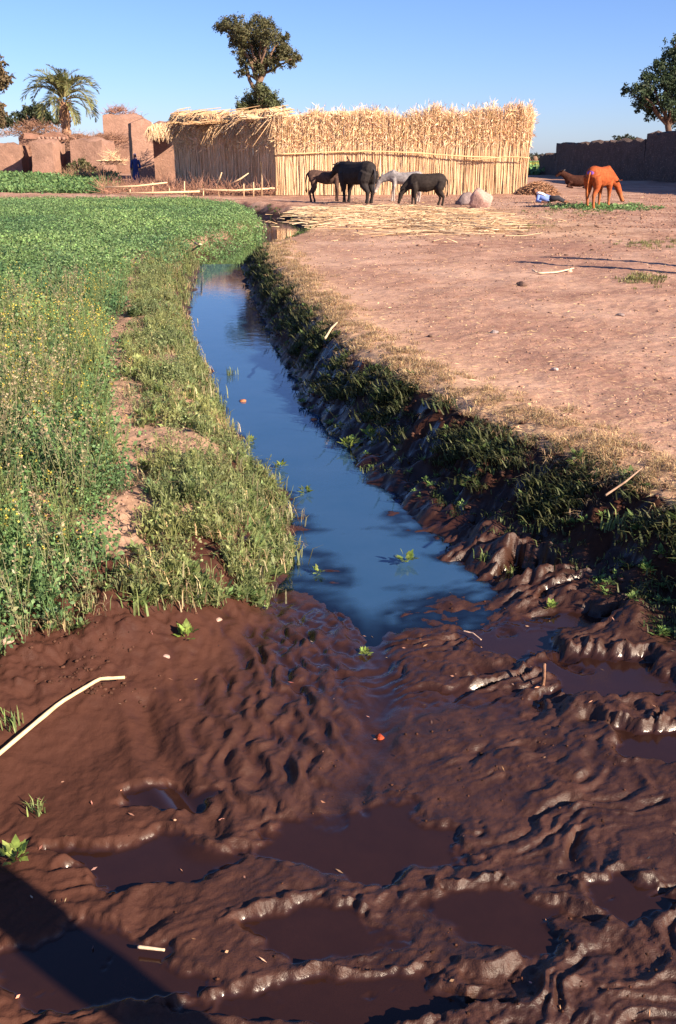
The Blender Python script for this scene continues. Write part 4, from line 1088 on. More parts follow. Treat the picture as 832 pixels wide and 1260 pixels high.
def beast(name, label, cat, px, py, yaw, H, L, poll, muzzle, colf, fat=1.0, leg=1.0, ear=.14, earw=.05, horn=None, tailc=(.05, .04, .035), lying=False, stride=(0, 0, 0, 0), maner=None, neckr=(.15, .115), headr=1.0, group='animals by the reed enclosure'):
    g = onz(px, py, 0.0); z = float(gz(g[0], g[1])[0])
    t = thing(name, label, cat, (g[0], g[1], z), yaw, group)
    mb = MB(); f = fat * H
    st = [(-.53, .80, .05, .06), (-.47, .80, .13, .14), (-.36, .785, .165, .185), (-.18, .74, .18, .205), (0, .705, .20, .225), (.16, .71, .19, .22), (.30, .735, .165, .215), (.42, .75, .13, .19), (.50, .76, .07, .11)]
    dz = -.42 * H if lying else 0
    tube(mb, [(x * L, 0, z_ * H + dz) for x, z_, a, b in st], [(a * f, b * f) for x, z_, a, b in st], 14, up=(0, 0, 1))
    p0 = np.array([.36 * L, 0, .80 * H + dz]); pp = np.array([poll[0] * L, poll[2] * L if len(poll) > 2 else 0, poll[1] * H]); mz = np.array([muzzle[0] * L, muzzle[2] * L if len(muzzle) > 2 else 0, muzzle[1] * H])
    mid = (p0 + pp) / 2 + np.array([0, 0, .01 * H])
    tube(mb, [p0 - np.array([.06 * L, 0, .06 * H]), p0, mid, pp], [(neckr[0] * H, neckr[0] * 1.35 * H), (neckr[0] * .9 * H, neckr[0] * 1.3 * H), (neckr[1] * .75 * H, neckr[1] * 1.15 * H), (neckr[1] * .7 * H, neckr[1] * .9 * H)], 10, up=(0, 0, 1))
    d = mz - pp
    tube(mb, [pp - d * .12, pp + d * .12, pp + d * .42, pp + d * .78, mz, mz + d * .05], [.05 * H * headr, .085 * H * headr, .075 * H * headr, .052 * H * headr, .052 * H * headr, .02 * H], 10)
    for s in (-1, 1):
        if lying:
            tube(mb, [(-.36 * L, s * .14 * H, .30 * H), (-.2 * L, s * .22 * H, .14 * H), (-.34 * L, s * .26 * H, .06 * H), (-.12 * L, s * .27 * H, .04 * H)], [.12 * H, .09 * H, .05 * H, .035 * H], 8)
            tube(mb, [(.32 * L, s * .12 * H, .25 * H), (.42 * L, s * .17 * H, .08 * H), (.22 * L, s * .19 * H, .045 * H)], [.09 * H, .055 * H, .04 * H], 8)
        else:
            a = stride[0 if s < 0 else 1] * L; b = stride[2 if s < 0 else 3] * L
            tube(mb, [(-.40 * L, s * .085 * f, .74 * H), (-.34 * L + a * .25, s * .115 * f, .54 * H), (-.345 * L + a * .5, s * .11 * f, .42 * H), (-.43 * L + a * .8, s * .10 * f, .275 * H), (-.415 * L + a * .9, s * .10 * f, .15 * H), (-.395 * L + a, s * .10 * f, .06 * H), (-.385 * L + a, s * .10 * f, .0)],
                 [.13 * f, .11 * f * leg, .075 * f * leg, .050 * H * leg, .036 * H * leg, .040 * H * leg, .046 * H * leg], 9, up=(1, 0, 0))
            tube(mb, [(.33 * L, s * .09 * f, .70 * H), (.31 * L + b * .15, s * .11 * f, .53 * H), (.33 * L + b * .45, s * .105 * f, .40 * H), (.335 * L + b * .7, s * .10 * f, .28 * H), (.33 * L + b * .9, s * .10 * f, .14 * H), (.335 * L + b, s * .10 * f, .06 * H), (.345 * L + b, s * .10 * f, .0)],
                 [.12 * f, .085 * f * leg, .056 * f * leg, .046 * H * leg, .033 * H * leg, .038 * H * leg, .046 * H * leg], 9, up=(1, 0, 0))
    fuse('body', mb, .022, M_coat, lambda v: colf(v, H, L), t)
    for s in (-1, 1):
        m = MB(); b = pp + np.array([-.02 * L, s * .06 * H * headr, .05 * H * headr]); ed = nrm(np.array([-.3, s * (.55 if earw > .06 else .35), .75 if earw < .06 else .15])) * ear * H
        c = colf((pp)[None, :], H, L)[0]
        tube(m, [b, b + ed * .35, b + ed * .75, b + ed], [(.018 * H, .012 * H), (earw * H * .6, .012 * H), (earw * H * .5, .01 * H), (.006 * H, .004 * H)], 6, c * .9)
        m.build('ear', M_coat, t, True)
        if horn:
            m = MB(); b = pp + np.array([-.02 * L, s * .07 * H, .06 * H])
            tube(m, [b, b + np.array([-.10 * H, s * .10 * H, .0]) * horn, b + np.array([-.24 * H, s * .15 * H, .02 * H]) * horn, b + np.array([-.34 * H, s * .11 * H, .10 * H]) * horn], [(.032 * H, .022 * H), (.028 * H, .02 * H), (.02 * H, .015 * H), (.006 * H, .005 * H)], 7, rgb(.10, .09, .085))
            m.build('horn', M_stone, t, True)
    m = MB(); tx = -.53 * L
    tube(m, [(tx + .03 * L, 0, .83 * H + dz), (tx - .03 * L, 0, .78 * H + dz), (tx - .05 * L, .01, .60 * H + dz * .8), (tx - .04 * L, .02, .42 * H + dz * .5), (tx - .035 * L, .02, .33 * H + dz * .3), (tx - .03 * L, .02, .26 * H + dz * .2)], [.03 * H, .024 * H, .018 * H, .016 * H, .03 * H, .006 * H], 7, tailc)
    m.build('tail', M_coat, t, True)
    if maner is not None:
        m = MB()
        for k in range(70):
            u = rng.uniform(0, 1); b = p0 * (1 - u) + pp * u + np.array([-.02 * L, 0, .11 * H * (1 - .3 * u)]); e = b + np.array([-.03, rng.normal(0, .03), .06])
            tube(m, [b, e], [.012, .004], 3, maner, caps=False)
        m.build('mane', M_coat, t)
    return t

def c_plain(col, belly=None, muz=None, leg=None):
    def f(v, H, L):
        c = np.tile(np.asarray(col, float), (len(v), 1)); c *= (1 + .15 * pn(v[:, 0] * 6, v[:, 2] * 6, 95))[:, None]
        if leg is not None: k = sstep(.42, .25, v[:, 2] / H)[:, None]; c = c * (1 - k) + np.asarray(leg) * k
        if belly is not None: k = (sstep(.60, .50, v[:, 2] / H) * sstep(.35, .25, np.abs(v[:, 0] / L)) * sstep(.43, .47, v[:, 2] / H))[:, None]; c = c * (1 - k) + np.asarray(belly) * k
        if muz is not None: k = (sstep(muz[0], muz[0] + .08, v[:, 0] / L))[:, None]; c = c * (1 - k) + np.asarray(muz[1]) * k
        return c
    return f
def c_cow(v, H, L):
    c = c_plain((.30, .070, .022), leg=(.33, .11, .042))(v, H, L)
    k = (np.exp(-(((v[:, 0] / L + .20) / .10) ** 2 + ((v[:, 2] / H - .50) / .085) ** 2)) * (v[:, 1] < .05))[:, None]; k = sstep(.35, .6, k)
    c = c * (1 - k) + np.array([.6, .5, .42]) * k
    k = sstep(.4, .7, np.exp(-(((v[:, 0] / L + .53) / .035) ** 2 + ((v[:, 2] / H - .82) / .05) ** 2)))[:, None]
    return c * (1 - k) + np.array([.22, .09, .42]) * k
R = math.radians
beast('dark_donkey', 'dark brown donkey standing at the left, its head behind the black buffalo', 'donkey', 401, 247.5, R(-4), 1.16, 1.22, (.70, 1.10), (.93, .93), c_plain((.085, .05, .04), (.16, .11, .09), (.84, (.25, .19, .16)), (.06, .035, .03)), .88, .9, .21, .045, None, (.04, .03, .025), maner=rgb(.03, .02, .02), stride=(-.03, .06, .02, -.04))
beast('water_buffalo', 'black water buffalo seen from behind, largest animal of the herd', 'buffalo', 439, 249.5, R(128), 1.34, 1.65, (.66, .84), (.86, .62), c_plain((.024, .020, .020)), 1.26, 1.15, .15, .085, 1.0, (.05, .045, .05), stride=(.05, -.06, .05, -.05), neckr=(.17, .15), headr=1.15)
beast('grey_donkey', 'pale grey donkey with lowered white head between buffalo and black calf', 'donkey', 498, 248.5, R(171), 1.08, 1.15, (.76, .66), (.90, .28), c_plain((.23, .215, .22), (.40, .37, .35), (.80, (.55, .49, .46)), (.36, .31, .28)), .85, .9, .22, .045, None, (.2, .18, .17), maner=rgb(.12, .11, .11), stride=(.03, -.05, .06, -.02))
beast('black_calf', 'small black calf with its head down to the straw, right of the herd', 'calf', 524, 253, R(176), .98, 1.18, (.66, .44), (.74, .07), c_plain((.026, .020, .018)), 1.3, 1.05, .15, .08, None, (.03, .025, .025), stride=(.05, -.05, .04, -.05), neckr=(.15, .13))
beast('brown_cow', 'orange brown cow grazing alone on green fodder before the dark wall', 'cow', 735, 256, R(50), 1.24, 1.26, (.68, .56, -.12), (.76, .14, -.28), c_cow, 1.08, .95, .14, .075, .35, (.33, .10, .03), stride=(-.04, .08, .03, -.06), neckr=(.15, .125))
beast('resting_cow', 'reddish cow lying behind the grazing cow, wall shade darkened into its coat', 'cow', 713, 232, R(172), 1.25, 1.45, (.66, .62), (.82, .46), c_plain((.055, .02, .013)), 1.0, 1.0, .14, .075, .4, (.10, .04, .02), lying=True)  # coat colour darkened to imitate the wall's shade

def hand(mb, p, d, side):
    """palm and five fingers from wrist p along d"""
    d = nrm(d); s = nrm(np.cross(d, (0, 0, 1.0))) if abs(d[2]) < .9 else np.array([1.0, 0, 0]); u = np.cross(s, d)
    tube(mb, [p, p + d * .04, p + d * .085], [(.025, .015), (.04, .015), (.036, .012)], 8, up=u)
    for k, (o, l) in enumerate(((-.028, .055), (-.010, .068), (.010, .072), (.028, .064))):
        b = p + d * .08 + s * o
        tube(mb, [b, b + d * l * .5 - u * .004, b + d * l * .9 - u * .018], [.0095, .009, .007], 6, up=u)
    b = p + d * .03 + s * .035 * side
    tube(mb, [b, b + d * .03 + s * .022 * side, b + d * .058 + s * .026 * side], [.012, .010, .008], 6, up=u)

SKIN = (.20, .095, .055)
def standing_person(label, loc, yaw, H, robe, scarf):
    t = thing('person', label, 'person', loc, yaw)
    mb = MB(); k = H / 1.7
    def S(*p): return np.array(p, float) * k
    tube(mb, [S(0, 0, .9), S(0, 0, 1.1), S(0, 0, 1.32), S(0, 0, 1.42)], [(.14 * k, .10 * k), (.14 * k, .10 * k), (.17 * k, .10 * k), (.06 * k, .06 * k)], 12, up=(1, 0, 0))
    tube(mb, [S(.0, 0, 1.38), S(.01, 0, 1.48)], [.055 * k, .05 * k], 10, up=(1, 0, 0))
    tube(mb, [S(.02, 0, 1.45), S(.025, 0, 1.50), S(.015, 0, 1.58), S(.0, 0, 1.66), S(.0, 0, 1.70)], [(.045 * k, .055 * k), (.06 * k, .08 * k), (.075 * k, .095 * k), (.065 * k, .08 * k), (.02 * k, .03 * k)], 12, up=(1, 0, 0))
    tube(mb, [S(.09, 0, 1.59), S(.12, 0, 1.55), S(.09, 0, 1.545)], [.010 * k, .016 * k, .012 * k], 6)
    for s in (-1, 1):
        tube(mb, [S(-.01, s * .165, 1.36), S(-.02, s * .24, 1.10), S(.06, s * .24, .88)], [.055 * k, .042 * k, .028 * k], 8, up=(1, 0, 0)); hand(mb, S(.06, s * .24, .88), (.2, 0, -1), -s)
        tube(mb, [S(0, s * .09, .92), S(.02, s * .09, .5), S(-.01, s * .09, .08)], [.085 * k, .055 * k, .04 * k], 8, up=(1, 0, 0))
        tube(mb, [S(-.05, s * .09, .035), S(.05, s * .09, .04), S(.17, s * .10, .02)], [(.035 * k, .035 * k), (.04 * k, .04 * k), (.035 * k, .018 * k)], 8)
    fuse('body', mb, .012, M_coat, lambda v: np.tile(np.array(SKIN), (len(v), 1)), t, 2)
    m = MB(); zs = [.08, .3, .7, 1.0, 1.2, 1.34, 1.41]; a = [.30, .27, .23, .20, .21, .205, .08]; b = [.22, .20, .17, .145, .15, .13, .075]
    tube(m, [S(0, 0, z) for z in zs], [(q * k, p * k) for p, q in zip(b, a)], 22, robe, up=(0, 1, 0), jitter=.05, caps=False)
    for s in (-1, 1): tube(m, [S(-.01, s * .15, 1.36), S(-.02, s * .24, 1.10), S(.05, s * .245, .92)], [.08 * k, .07 * k, .075 * k], 10, robe, up=(1, 0, 0), caps=False)
    m.build('robe', M_cloth, t, True)
    m = MB(); tube(m, [S(-.03, 0, 1.36), S(-.02, 0, 1.46), S(-.015, 0, 1.58), S(-.01, 0, 1.68), S(-.005, 0, 1.72)], [(.14 * k, .11 * k), (.09 * k, .085 * k), (.092 * k, .10 * k), (.08 * k, .088 * k), (.02 * k, .02 * k)], 14, scarf, up=(1, 0, 0), jitter=.04)
    m.build('head_scarf', M_cloth, t, True)
    for s in (-1, 1):
        m = MB(); tube(m, [S(.085, s * .032, 1.575), S(.098, s * .032, 1.575)], [.012 * k, .006 * k], 8, (.02, .015, .012))
        m.build('eye', M_coat, t, True)
    return t
p = onY(167, 208, 51.3)
standing_person('person in a dark blue robe standing at the foot of the mud pillar', (p[0], 51.3, float(gz(p[0], 51.3)[0])), R(-80), 1.42, rgb(.035, .05, .16), rgb(.05, .06, .15))

def reclining_person():
    g = onz(670, 250, 0); z = float(gz(g[0], g[1])[0])
    t = thing('person', 'person in blue and white clothes reclining on the ground beside the straw heap', 'person', (g[0], g[1], z), 0)
    mb = MB()
    tube(mb, [(-.36, 0, .46), (-.345, 0, .40), (-.33, -.01, .34), (-.30, 0, .28)], [(.05, .06), (.085, .10), (.08, .09), (.05, .05)], 12, up=(0, 1, 0))
    tube(mb, [(-.35, -.09, .39), (-.355, -.115, .36), (-.35, -.09, .35)], [.008, .014, .01], 6)
    tube(mb, [(-.30, 0, .28), (-.22, 0, .24), (-.05, 0, .17), (.12, 0, .13)], [(.06, .06), (.17, .11), (.16, .11), (.15, .11)], 12, up=(0, 0, 1))
    tube(mb, [(.10, -.06, .13), (.42, -.18, .18), (.66, -.05, .06)], [.09, .06, .04], 9)
    tube(mb, [(.10, .06, .12), (.46, .06, .16), (.74, .10, .05)], [.09, .06, .04], 9)
    for q in ((.66, -.05, .05), (.74, .10, .05)): tube(mb, [q, (q[0] + .10, q[1] - .04, q[2] - .01)], [(.035, .035), (.03, .02)], 8)
    tube(mb, [(-.24, -.15, .25), (-.30, -.22, .08), (-.08, -.28, .05)], [.05, .04, .028], 8); hand(mb, np.array([-.08, -.28, .05]), np.array([1, -.1, 0.0]), 1)
    tube(mb, [(-.22, .15, .26), (-.05, .10, .30), (.12, -.02, .27)], [.05, .04, .028], 8); hand(mb, np.array([.12, -.02, .27]), np.array([.9, -.3, -.1]), -1)
    fuse('body', mb, .012, M_coat, lambda v: np.tile(np.array(SKIN), (len(v), 1)), t, 2)
    m = MB()
    tube(m, [(-.27, 0, .27), (-.20, 0, .24), (-.05, 0, .18), (.16, 0, .13)], [(.10, .08), (.20, .135), (.19, .135), (.18, .13)], 16, rgb(.16, .24, .55), up=(0, 0, 1), jitter=.05)
    tube(m, [(-.23, -.14, .25), (-.30, -.22, .09), (-.16, -.27, .06)], [.07, .06, .05], 10, rgb(.16, .24, .55), caps=False)
    m.build('shirt', M_cloth, t, True)
    m = MB()
    tube(m, [(.10, -.06, .13), (.42, -.18, .18), (.62, -.06, .07)], [.12, .085, .06], 10, rgb(.03, .03, .04)); tube(m, [(.10, .06, .13), (.46, .06, .16), (.70, .10, .06)], [.12, .085, .06], 10, rgb(.03, .03, .04))
    m.build('trousers', M_cloth, t, True)
    m = MB(); tube(m, [(-.28, -.03, .33), (-.20, -.06, .33), (-.08, -.10, .30), (.0, -.14, .25)], [(.10, .05), (.15, .05), (.12, .04), (.06, .02)], 12, rgb(.78, .76, .78), up=(0, 0, 1), jitter=.06)
    m.build('shawl', M_cloth, t, True)
    m = MB(); tube(m, [(-.375, .015, .47), (-.36, .03, .42), (-.34, .04, .36)], [(.04, .05), (.085, .10), (.07, .08)], 12, rgb(.02, .015, .012), up=(0, 1, 0)); m.build('hair', M_cloth, t, True)
reclining_person()
# ------------------------------------------------------------------ yard: straw, stones, heaps
def rock_mesh(seed, sx, sy, sz, col, sub=2, rough=.22):
    import bmesh
    bm = bmesh.new(); bmesh.ops.create_icosphere(bm, subdivisions=sub, radius=1)
    V = np.array([v.co for v in bm.verts]); bm.verts.ensure_lookup_table()
    F = np.array([[l.index for l in f.verts] for f in bm.faces]); bm.free()
    n = pn(V[:, 0] * 1.1 + seed * 3.3, V[:, 1] * 1.1 + V[:, 2] * .7, 101) + .5 * pn(V[:, 0] * 2.6 + seed, V[:, 2] * 2.6 + V[:, 1], 102)
    pr_ = np.random.default_rng(seed)
    for k in range(9):
        pl = nrm(pr_.normal(0, 1, 3)); dd = V @ pl; lim = pr_.uniform(.50, .85)
        V = V - pl[None] * np.clip(dd - lim, 0, 9)[:, None] * .92
    V = V * (1 + rough * .6 * n)[:, None] * np.array([sx, sy, sz])
    V[:, 2] = np.where(V[:, 2] < -.35 * sz, -.35 * sz, V[:, 2])
    mb = MB(); mb.add(V, None, F, col); return mb.mesh('stone', M_stone, False)

def put(name, me, x, y, label, cat, dz=0.0, group=None, yaw=0):
    o = link(name, me); o.location = (x, y, float(gz(x, y)[0]) + dz); o.rotation_euler = (0, 0, yaw)
    return tag(o, label, cat, group)

def build_yard():
    g = onz(571, 252, 0); put('boulder', rock_mesh(11, .34, .30, .34, rgb(.22, .17, .165), 3, .5), g[0], g[1], 'grey boulder with a dark shaded side, left of the pinkish one', 'boulder', .10)
    g = onz(591, 256, 0); put('boulder', rock_mesh(5, .40, .30, .44, rgb(.42, .27, .23), 3, .5), g[0], g[1], 'pinkish pale boulder at the right end of the straw pile', 'boulder', .08)
    # reed stalks spread on the ground before the animals
    mb = MB()
    def zf(x, y): return .02 + .03 * math.sin(x * 5) * math.cos(y * 3) ** 2 + .20 * math.exp(-((x - 1.4) / 1.9) ** 2 - ((y - 26.5) / 3.4) ** 2)
    pc = [c * .85 for c in CANE] + [rgb(.45, .29, .17)]
    for (cx, cy, lx, ly, n, a) in ((.9, 28.2, 3.2, 5.5, 800, .05), (1.9, 25.5, 3.2, 6.0, 800, -.3), (2.6, 23.0, 2.0, 4, 340, -.9), (.2, 29, 2.4, 4, 360, .5), (1.7, 26, 5.2, 9, 420, .2), (2.2, 22.5, 3, 5, 120, -.4)):
        laid_canes(mb, cx, cy, 0, lx, ly, n, a, .60, (.25, 1.35), (.004, .009), zf, pc)
    for k in range(900):
        x, y = rng.normal(1.6, 1.3), rng.normal(26, 2.6); d = rdir(1, -.1, .5)[0] * rng.uniform(.1, .35); z = zf(x, y)
        tube(mb, [(x, y, z), (x + d[0], y + d[1], z + d[2] * .6)], [.010, .004], 3, pc[rng.integers(0, 6)], caps=False)
    tag(mb.build('cut_reed_pile', M_straw), 'flat spread pile of cut pale reed stalks in front of the animals', 'reed pile', kind='stuff')
    # heap of brown chaff by the wall
    mb = MB(); g = onz(662, 240, 0)
    for k in range(3600):
        a = rng.uniform(0, 6.3); q = math.sqrt(rng.uniform(0, 1)); x = g[0] + q * math.cos(a) * .85; y = g[1] + q * math.sin(a) * .8; z = .5 * (1 - q * q) * rng.uniform(.75, 1.05)
        d = rdir(1, -.3, .4)[0] * rng.uniform(.06, .2); tube(mb, [(x, y, z), (x + d[0], y + d[1], z + d[2])], [.014, .008], 3, rgb(.40, .23, .14) * rng.uniform(.4, 1.4), caps=False)
    core = rock_mesh(8, 1.0, .95, .6, rgb(.36, .21, .14), 3, .12)
    t = thing('chaff_heap', 'rounded brown heap of chaff between the reed wall and the dark wall', 'heap', (g[0], g[1], 0))
    core_o = link('core', core, t); core_o.scale = (.72, .72, .62); o = mb.build('loose_straw', M_straw, t); o.location = (-g[0], -g[1], 0); o['kind'] = 'stuff'
    # fodder under the cow, tufts in the yard
    mb = MB(); g = onz(738, 256, 0); n = 260
    x = g[0] + rng.normal(.1, .75, n); y = g[1] + rng.normal(.1, .8, n)
    scatter(mb, [p_clover(18, .10, .12, .06, G1 * 1.1) for k in range(3)], np.stack([x, y, gz(x, y)], -1), rng.uniform(.6, 1.2, n), rng.uniform(0, 6, n), rng.uniform(.8, 1.3, (n, 1)) * np.ones((1, 3)))
    tag(mb.build('green_fodder', M_leaf), 'fresh green fodder scattered under the grazing brown cow', 'fodder', kind='stuff')
    mb = MB(); n = 240; P = []
    for (px, py, sx, sy) in ((640, 278, 45, 4), (800, 300, 40, 5), (790, 345, 30, 6), (700, 262, 60, 4)):
        for k in range(60): P.append(onz(px + rng.normal(0, sx * .5), py + rng.normal(0, sy * .5), 0)[:2])
    P = np.array(P)
    scatter(mb, [p_grass(14, .07, rgb(.22, .22, .09), .08, .006) for k in range(3)], np.stack([P[:, 0], P[:, 1], gz(P[:, 0], P[:, 1])], -1), rng.uniform(.5, 1.1, n), rng.uniform(0, 6, n), rng.uniform(.8, 1.2, (n, 1)) * np.ones((1, 3)))
    tag(mb.build('yard_grass', M_leaf), 'sparse low grass tufts on the trampled yard', 'grass', kind='stuff')
    # loose straw, clods and dung trodden into the yard
    mb = MB(); n = 16000
    y = 4.2 + 36 * rng.uniform(0, 1, n) ** 1.6; x0 = np.where(y < 19, xrt(np.clip(y, -3, 19)) - .12, -.6); x = x0 + rng.uniform(0, 1, n) ** 1.5 * (np.maximum(.46 * y + 1.5 - x0, 1))
    a = rng.uniform(0, 6.3, n); L = rng.uniform(.012, .055, n) * (1 + .05 * y); W = rng.uniform(.0018, .0045, n) * (1 + .08 * y)
    z = gz(x, y) + .004 + rng.uniform(0, .006, n); tl = rng.normal(0, .12, n)
    U = np.stack([np.cos(a), np.sin(a), tl], -1); N = np.tile(np.array([[0, 0, 1.0]]), (n, 1)) + rng.normal(0, .3, (n, 3))
    quads_leaf(mb, np.stack([x, y, z], -1), N, U, L, W, jit(rgb(.62, .44, .24), n, .25))
    tag(mb.build('straw_litter', M_straw), 'small bits of straw scattered over the dry yard', 'straw', kind='stuff')
    mb = MB(); v = [rock_mesh(40 + i, 1, 1, .6, rgb(.30, .17, .12), 1, .35) for i in range(4)]
    pr = []
    for me in v:
        c = np.zeros(len(me.vertices) * 3); me.vertices.foreach_get('co', c); f = np.zeros(len(me.polygons) * 3, int); me.polygons.foreach_get('vertices', f)
        pr.append((c.reshape(-1, 3), np.ones((len(c) // 3, 3)), np.zeros((0, 4), int), f.reshape(-1, 3))); bpy.data.meshes.remove(me)
    n = 6500; y = 4.3 + 40 * rng.uniform(0, 1, n) ** 1.5; x0 = np.where(y < 19, xrt(np.clip(y, -3, 19)) - .05, -.6); x = x0 + rng.uniform(0, 1, n) * np.maximum(.46 * y + 1.5 - x0, 1)
    s = .003 + .010 * rng.uniform(0, 1, n) ** 4 + .0010 * y * rng.uniform(.2, 1, n)
    col = rgb(.33, .20, .14) * rng.uniform(.4, 1.35, (n, 1))
    scatter(mb, pr, np.stack([x, y, gz(x, y) + s * .1], -1), s, rng.uniform(0, 6, n), col)
    # thicker trampled dung and clods round the animals
    n = 2600; y = rng.normal(28, 6.0, n); x = rng.uniform(-.5, .40, n) * y * .8 + 3; k = (x > .5) & (y > 16) & (y < 42); x, y = x[k], y[k]; n = len(x); s = rng.uniform(.01, .055, n)
    scatter(mb, pr, np.stack([x, y, gz(x, y)], -1), s, rng.uniform(0, 6, n), rgb(.25, .14, .10) * rng.uniform(.4, 1.3, (n, 1)))
    n = 1500; y = 3.4 + 15 * rng.uniform(0, 1, n) ** 1.7; t = rng.uniform(.0, 1.05, n); x = xr(y) + t * (xrt(y) - xr(y)); s = .004 + .022 * rng.uniform(0, 1, n) ** 3
    scatter(mb, pr, np.stack([x, y, gz(x, y) + s * .1], -1), s, rng.uniform(0, 6, n), rgb(.10, .05, .035) * rng.uniform(.6, 1.4, (n, 1)))
    # grit and crumbs on the churned mud
    n = 5200; y = rng.uniform(1.4, 4.9, n); x = rng.uniform(-.45, .5, n) * y; k = (x > -.1 + .5 * rng.normal(0, 1, n) * (y < 2.4)) & (x < xr(y)) & (pn(x * 5, y * 5, 40) > -.1); x, y = x[k], y[k]
    z, _, _, pl, _, _ = height(x, y, True); k = (pl < .3) & (z > ZW); x, y, z = x[k], y[k], z[k]; n = len(x); s = .0012 + .006 * rng.uniform(0, 1, n) ** 4
    scatter(mb, pr, np.stack([x, y, z + s * .1], -1), s, rng.uniform(0, 6, n), rgb(.050, .020, .012) * rng.uniform(.5, 1.6, (n, 1)))
    # crumbled soil along the near edge of the field and on its path
    n = 3600; y = 3.0 + rng.uniform(0, 1, n) ** 1.8 * 8; pth = itp(y, T_path); side = rng.uniform(0, 1, n) < .55
    x = np.where(side, itp(y, T_xlt) + rng.normal(-.06, .10, n), pth + rng.normal(0, .10, n)); k = (~side) | (y < 4.0); x, y = x[k], y[k]; n = len(x); s = .0015 + .011 * rng.uniform(0, 1, n) ** 4
    scatter(mb, pr, np.stack([x, y, gz(x, y) + s * .1], -1), s, rng.uniform(0, 6, n), np.where((y < 4.0)[:, None], rgb(.075, .034, .022), rgb(.34, .21, .16)) * rng.uniform(.6, 1.3, (n, 1)))
    tag(mb.build('earth_clods', M_stone), 'small clods of earth and dung strewn over yard and field edge', 'clods', kind='stuff')
    # single stones one can point at
    for i, (px, py, s, c, lab) in enumerate([
        (683, 456, .026, (.55, .44, .40), 'pale flat stone on the yard near the right bank'),
        (608, 411, .030, (.33, .27, .26), 'grey stone on the bare yard above the right bank'),
        (763, 389, .036, (.28, .22, .21), 'dark stone casting a short shadow on the yard at right'),
        (531, 415, .028, (.20, .13, .10), 'dark brown clod at the straw edge of the yard'),
        (642, 352, .06, (.16, .10, .08), 'dark dung clod left of the long pale stick on the yard'),
        (700, 334, .05, (.55, .4, .3), 'pale clod just above the dry stick on the yard')]):
        g = onz(px, py, 0); put('stone', rock_mesh(60 + i, s * 1.3, s, s * .75, rgb(*c) * .8, 2), g[0], g[1], lab, 'stone', s * .2, 'loose stones on the yard')
    for i, (px, py, s, c, lab) in enumerate([(467, 908, .016, (.42, .07, .03), 'small red stone lying in the smooth mud at centre'),
        (255, 415, .05, (.55, .44, .38), 'white stone at the left waterline, farthest of three'), (259, 480, .045, (.6, .47, .40), 'pale pink stone at the left waterline, middle of three'),
        (270, 525, .036, (.62, .5, .42), 'pale pink stone at the left waterline, nearest of three'), (298, 494, .026, (.5, .2, .1), 'orange pebble standing out of the blue water'),
        (386, 517, .022, (.5, .2, .1), 'orange pebble in mid channel before the mud bars'), (203, 809, .018, (.5, .33, .28), 'flat pinkish stone on the smooth mud slope'),
        (268, 764, .016, (.55, .38, .3), 'small pale leaf-shaped stone on the mud below the weeds'), (20, 722, .028, (.55, .40, .32), 'pale round stone among the weeds at the left edge'),
        (5, 790, .034, (.52, .36, .28), 'pinkish stone at the left edge above the bent cane'), (205, 660, .045, (.48, .33, .26), 'big pinkish clod at the near end of the bare path')]):
        g = onz(px, py, -.40 if (i < 8) else -.05)
        for _ in range(6):
            zz = max(float(gz(g[0], g[1])[0]), ZW if i in (4, 5) else -9); g = onz(px, py, zz)
        o = put('stone', rock_mesh(80 + i, s * 1.3, s, s * .7, rgb(*c) * .8, 2), g[0], g[1], lab, 'stone', 0, 'loose stones by the ditch'); o.location.z = zz + s * .15
    # sticks
    def stick(lab, pts, r, col, zoff=.01, name='dry_stick', nodes=False, fine=3):
        P = []
        pt = np.array(pts, float); ti = np.linspace(0, len(pt) - 1, fine * len(pt))
        for px, py, lift in zip(*[np.interp(ti, np.arange(len(pt)), pt[:, i]) for i in range(3)]):
            z = -.2
            for _ in range(8): g = onz(px, py, z); z = float(gz(g[0], g[1])[0]) + lift
            P.append(g + np.array([0, 0, zoff]))
        P = np.array(P); o0 = P[0].copy(); m = len(P)
        t = np.linspace(0, m - 1, m * (2 if fine > 1 else 5)); Q = np.stack([np.interp(t, np.arange(m), P[:, i]) for i in range(3)], -1) - o0
        rr = [r * (1 - .25 * i / len(Q)) * (1.12 if nodes and i % 5 == 0 else 1) for i in range(len(Q))]
        mb = MB(); tube(mb, Q, rr, 8, col, jitter=.05); o = mb.build(name, M_straw, None, True); o.location = o0
        return tag(o, lab, 'stick', 'loose sticks')
    stick('long pale cane bent near its tip, lying across the mud at left', [(-16, 943, .02), (73, 868, .016), (122, 838, .02), (154, 836, .03)], .0075, rgb(.62, .47, .28), .008, 'bent_cane', True, 1)
    stick('long curved pale stick lying on the open yard', [(655, 333, .03), (662, 337, .01), (685, 336, .01), (706, 331, .03)], .012, rgb(.66, .50, .34), .01)
    stick('thin pale stick on the channel head, left of two', [(240, 300, .05), (262, 305, .02), (285, 306, .02)], .02, rgb(.6, .46, .30))
    stick('thin pale stick on the channel head, right of two', [(283, 304, .04), (300, 307, .02), (318, 309, .02)], .02, rgb(.6, .46, .30))
    stick('short pale twig at the edge of the dark foreground shadow', [(170, 1169, .008), (203, 1173, .008)], .0045, rgb(.6, .45, .30))
    stick('pale twig lying on the small pool right of the channel', [(570, 779, .008), (582, 782, .01), (592, 790, .006)], .0035, rgb(.55, .38, .28))
    stick('dry root hanging from the right bank, upper', [(400, 418, .02), (408, 405, .03), (415, 398, .02)], .010, rgb(.55, .40, .26))
    stick('dry stalk leaning down the shaded right bank, lower', [(745, 612, .02), (770, 595, .05), (790, 578, .03)], .005, rgb(.30, .20, .14))
    g = onz(668, 842, -.385); z = float(gz(g[0], g[1])[0])
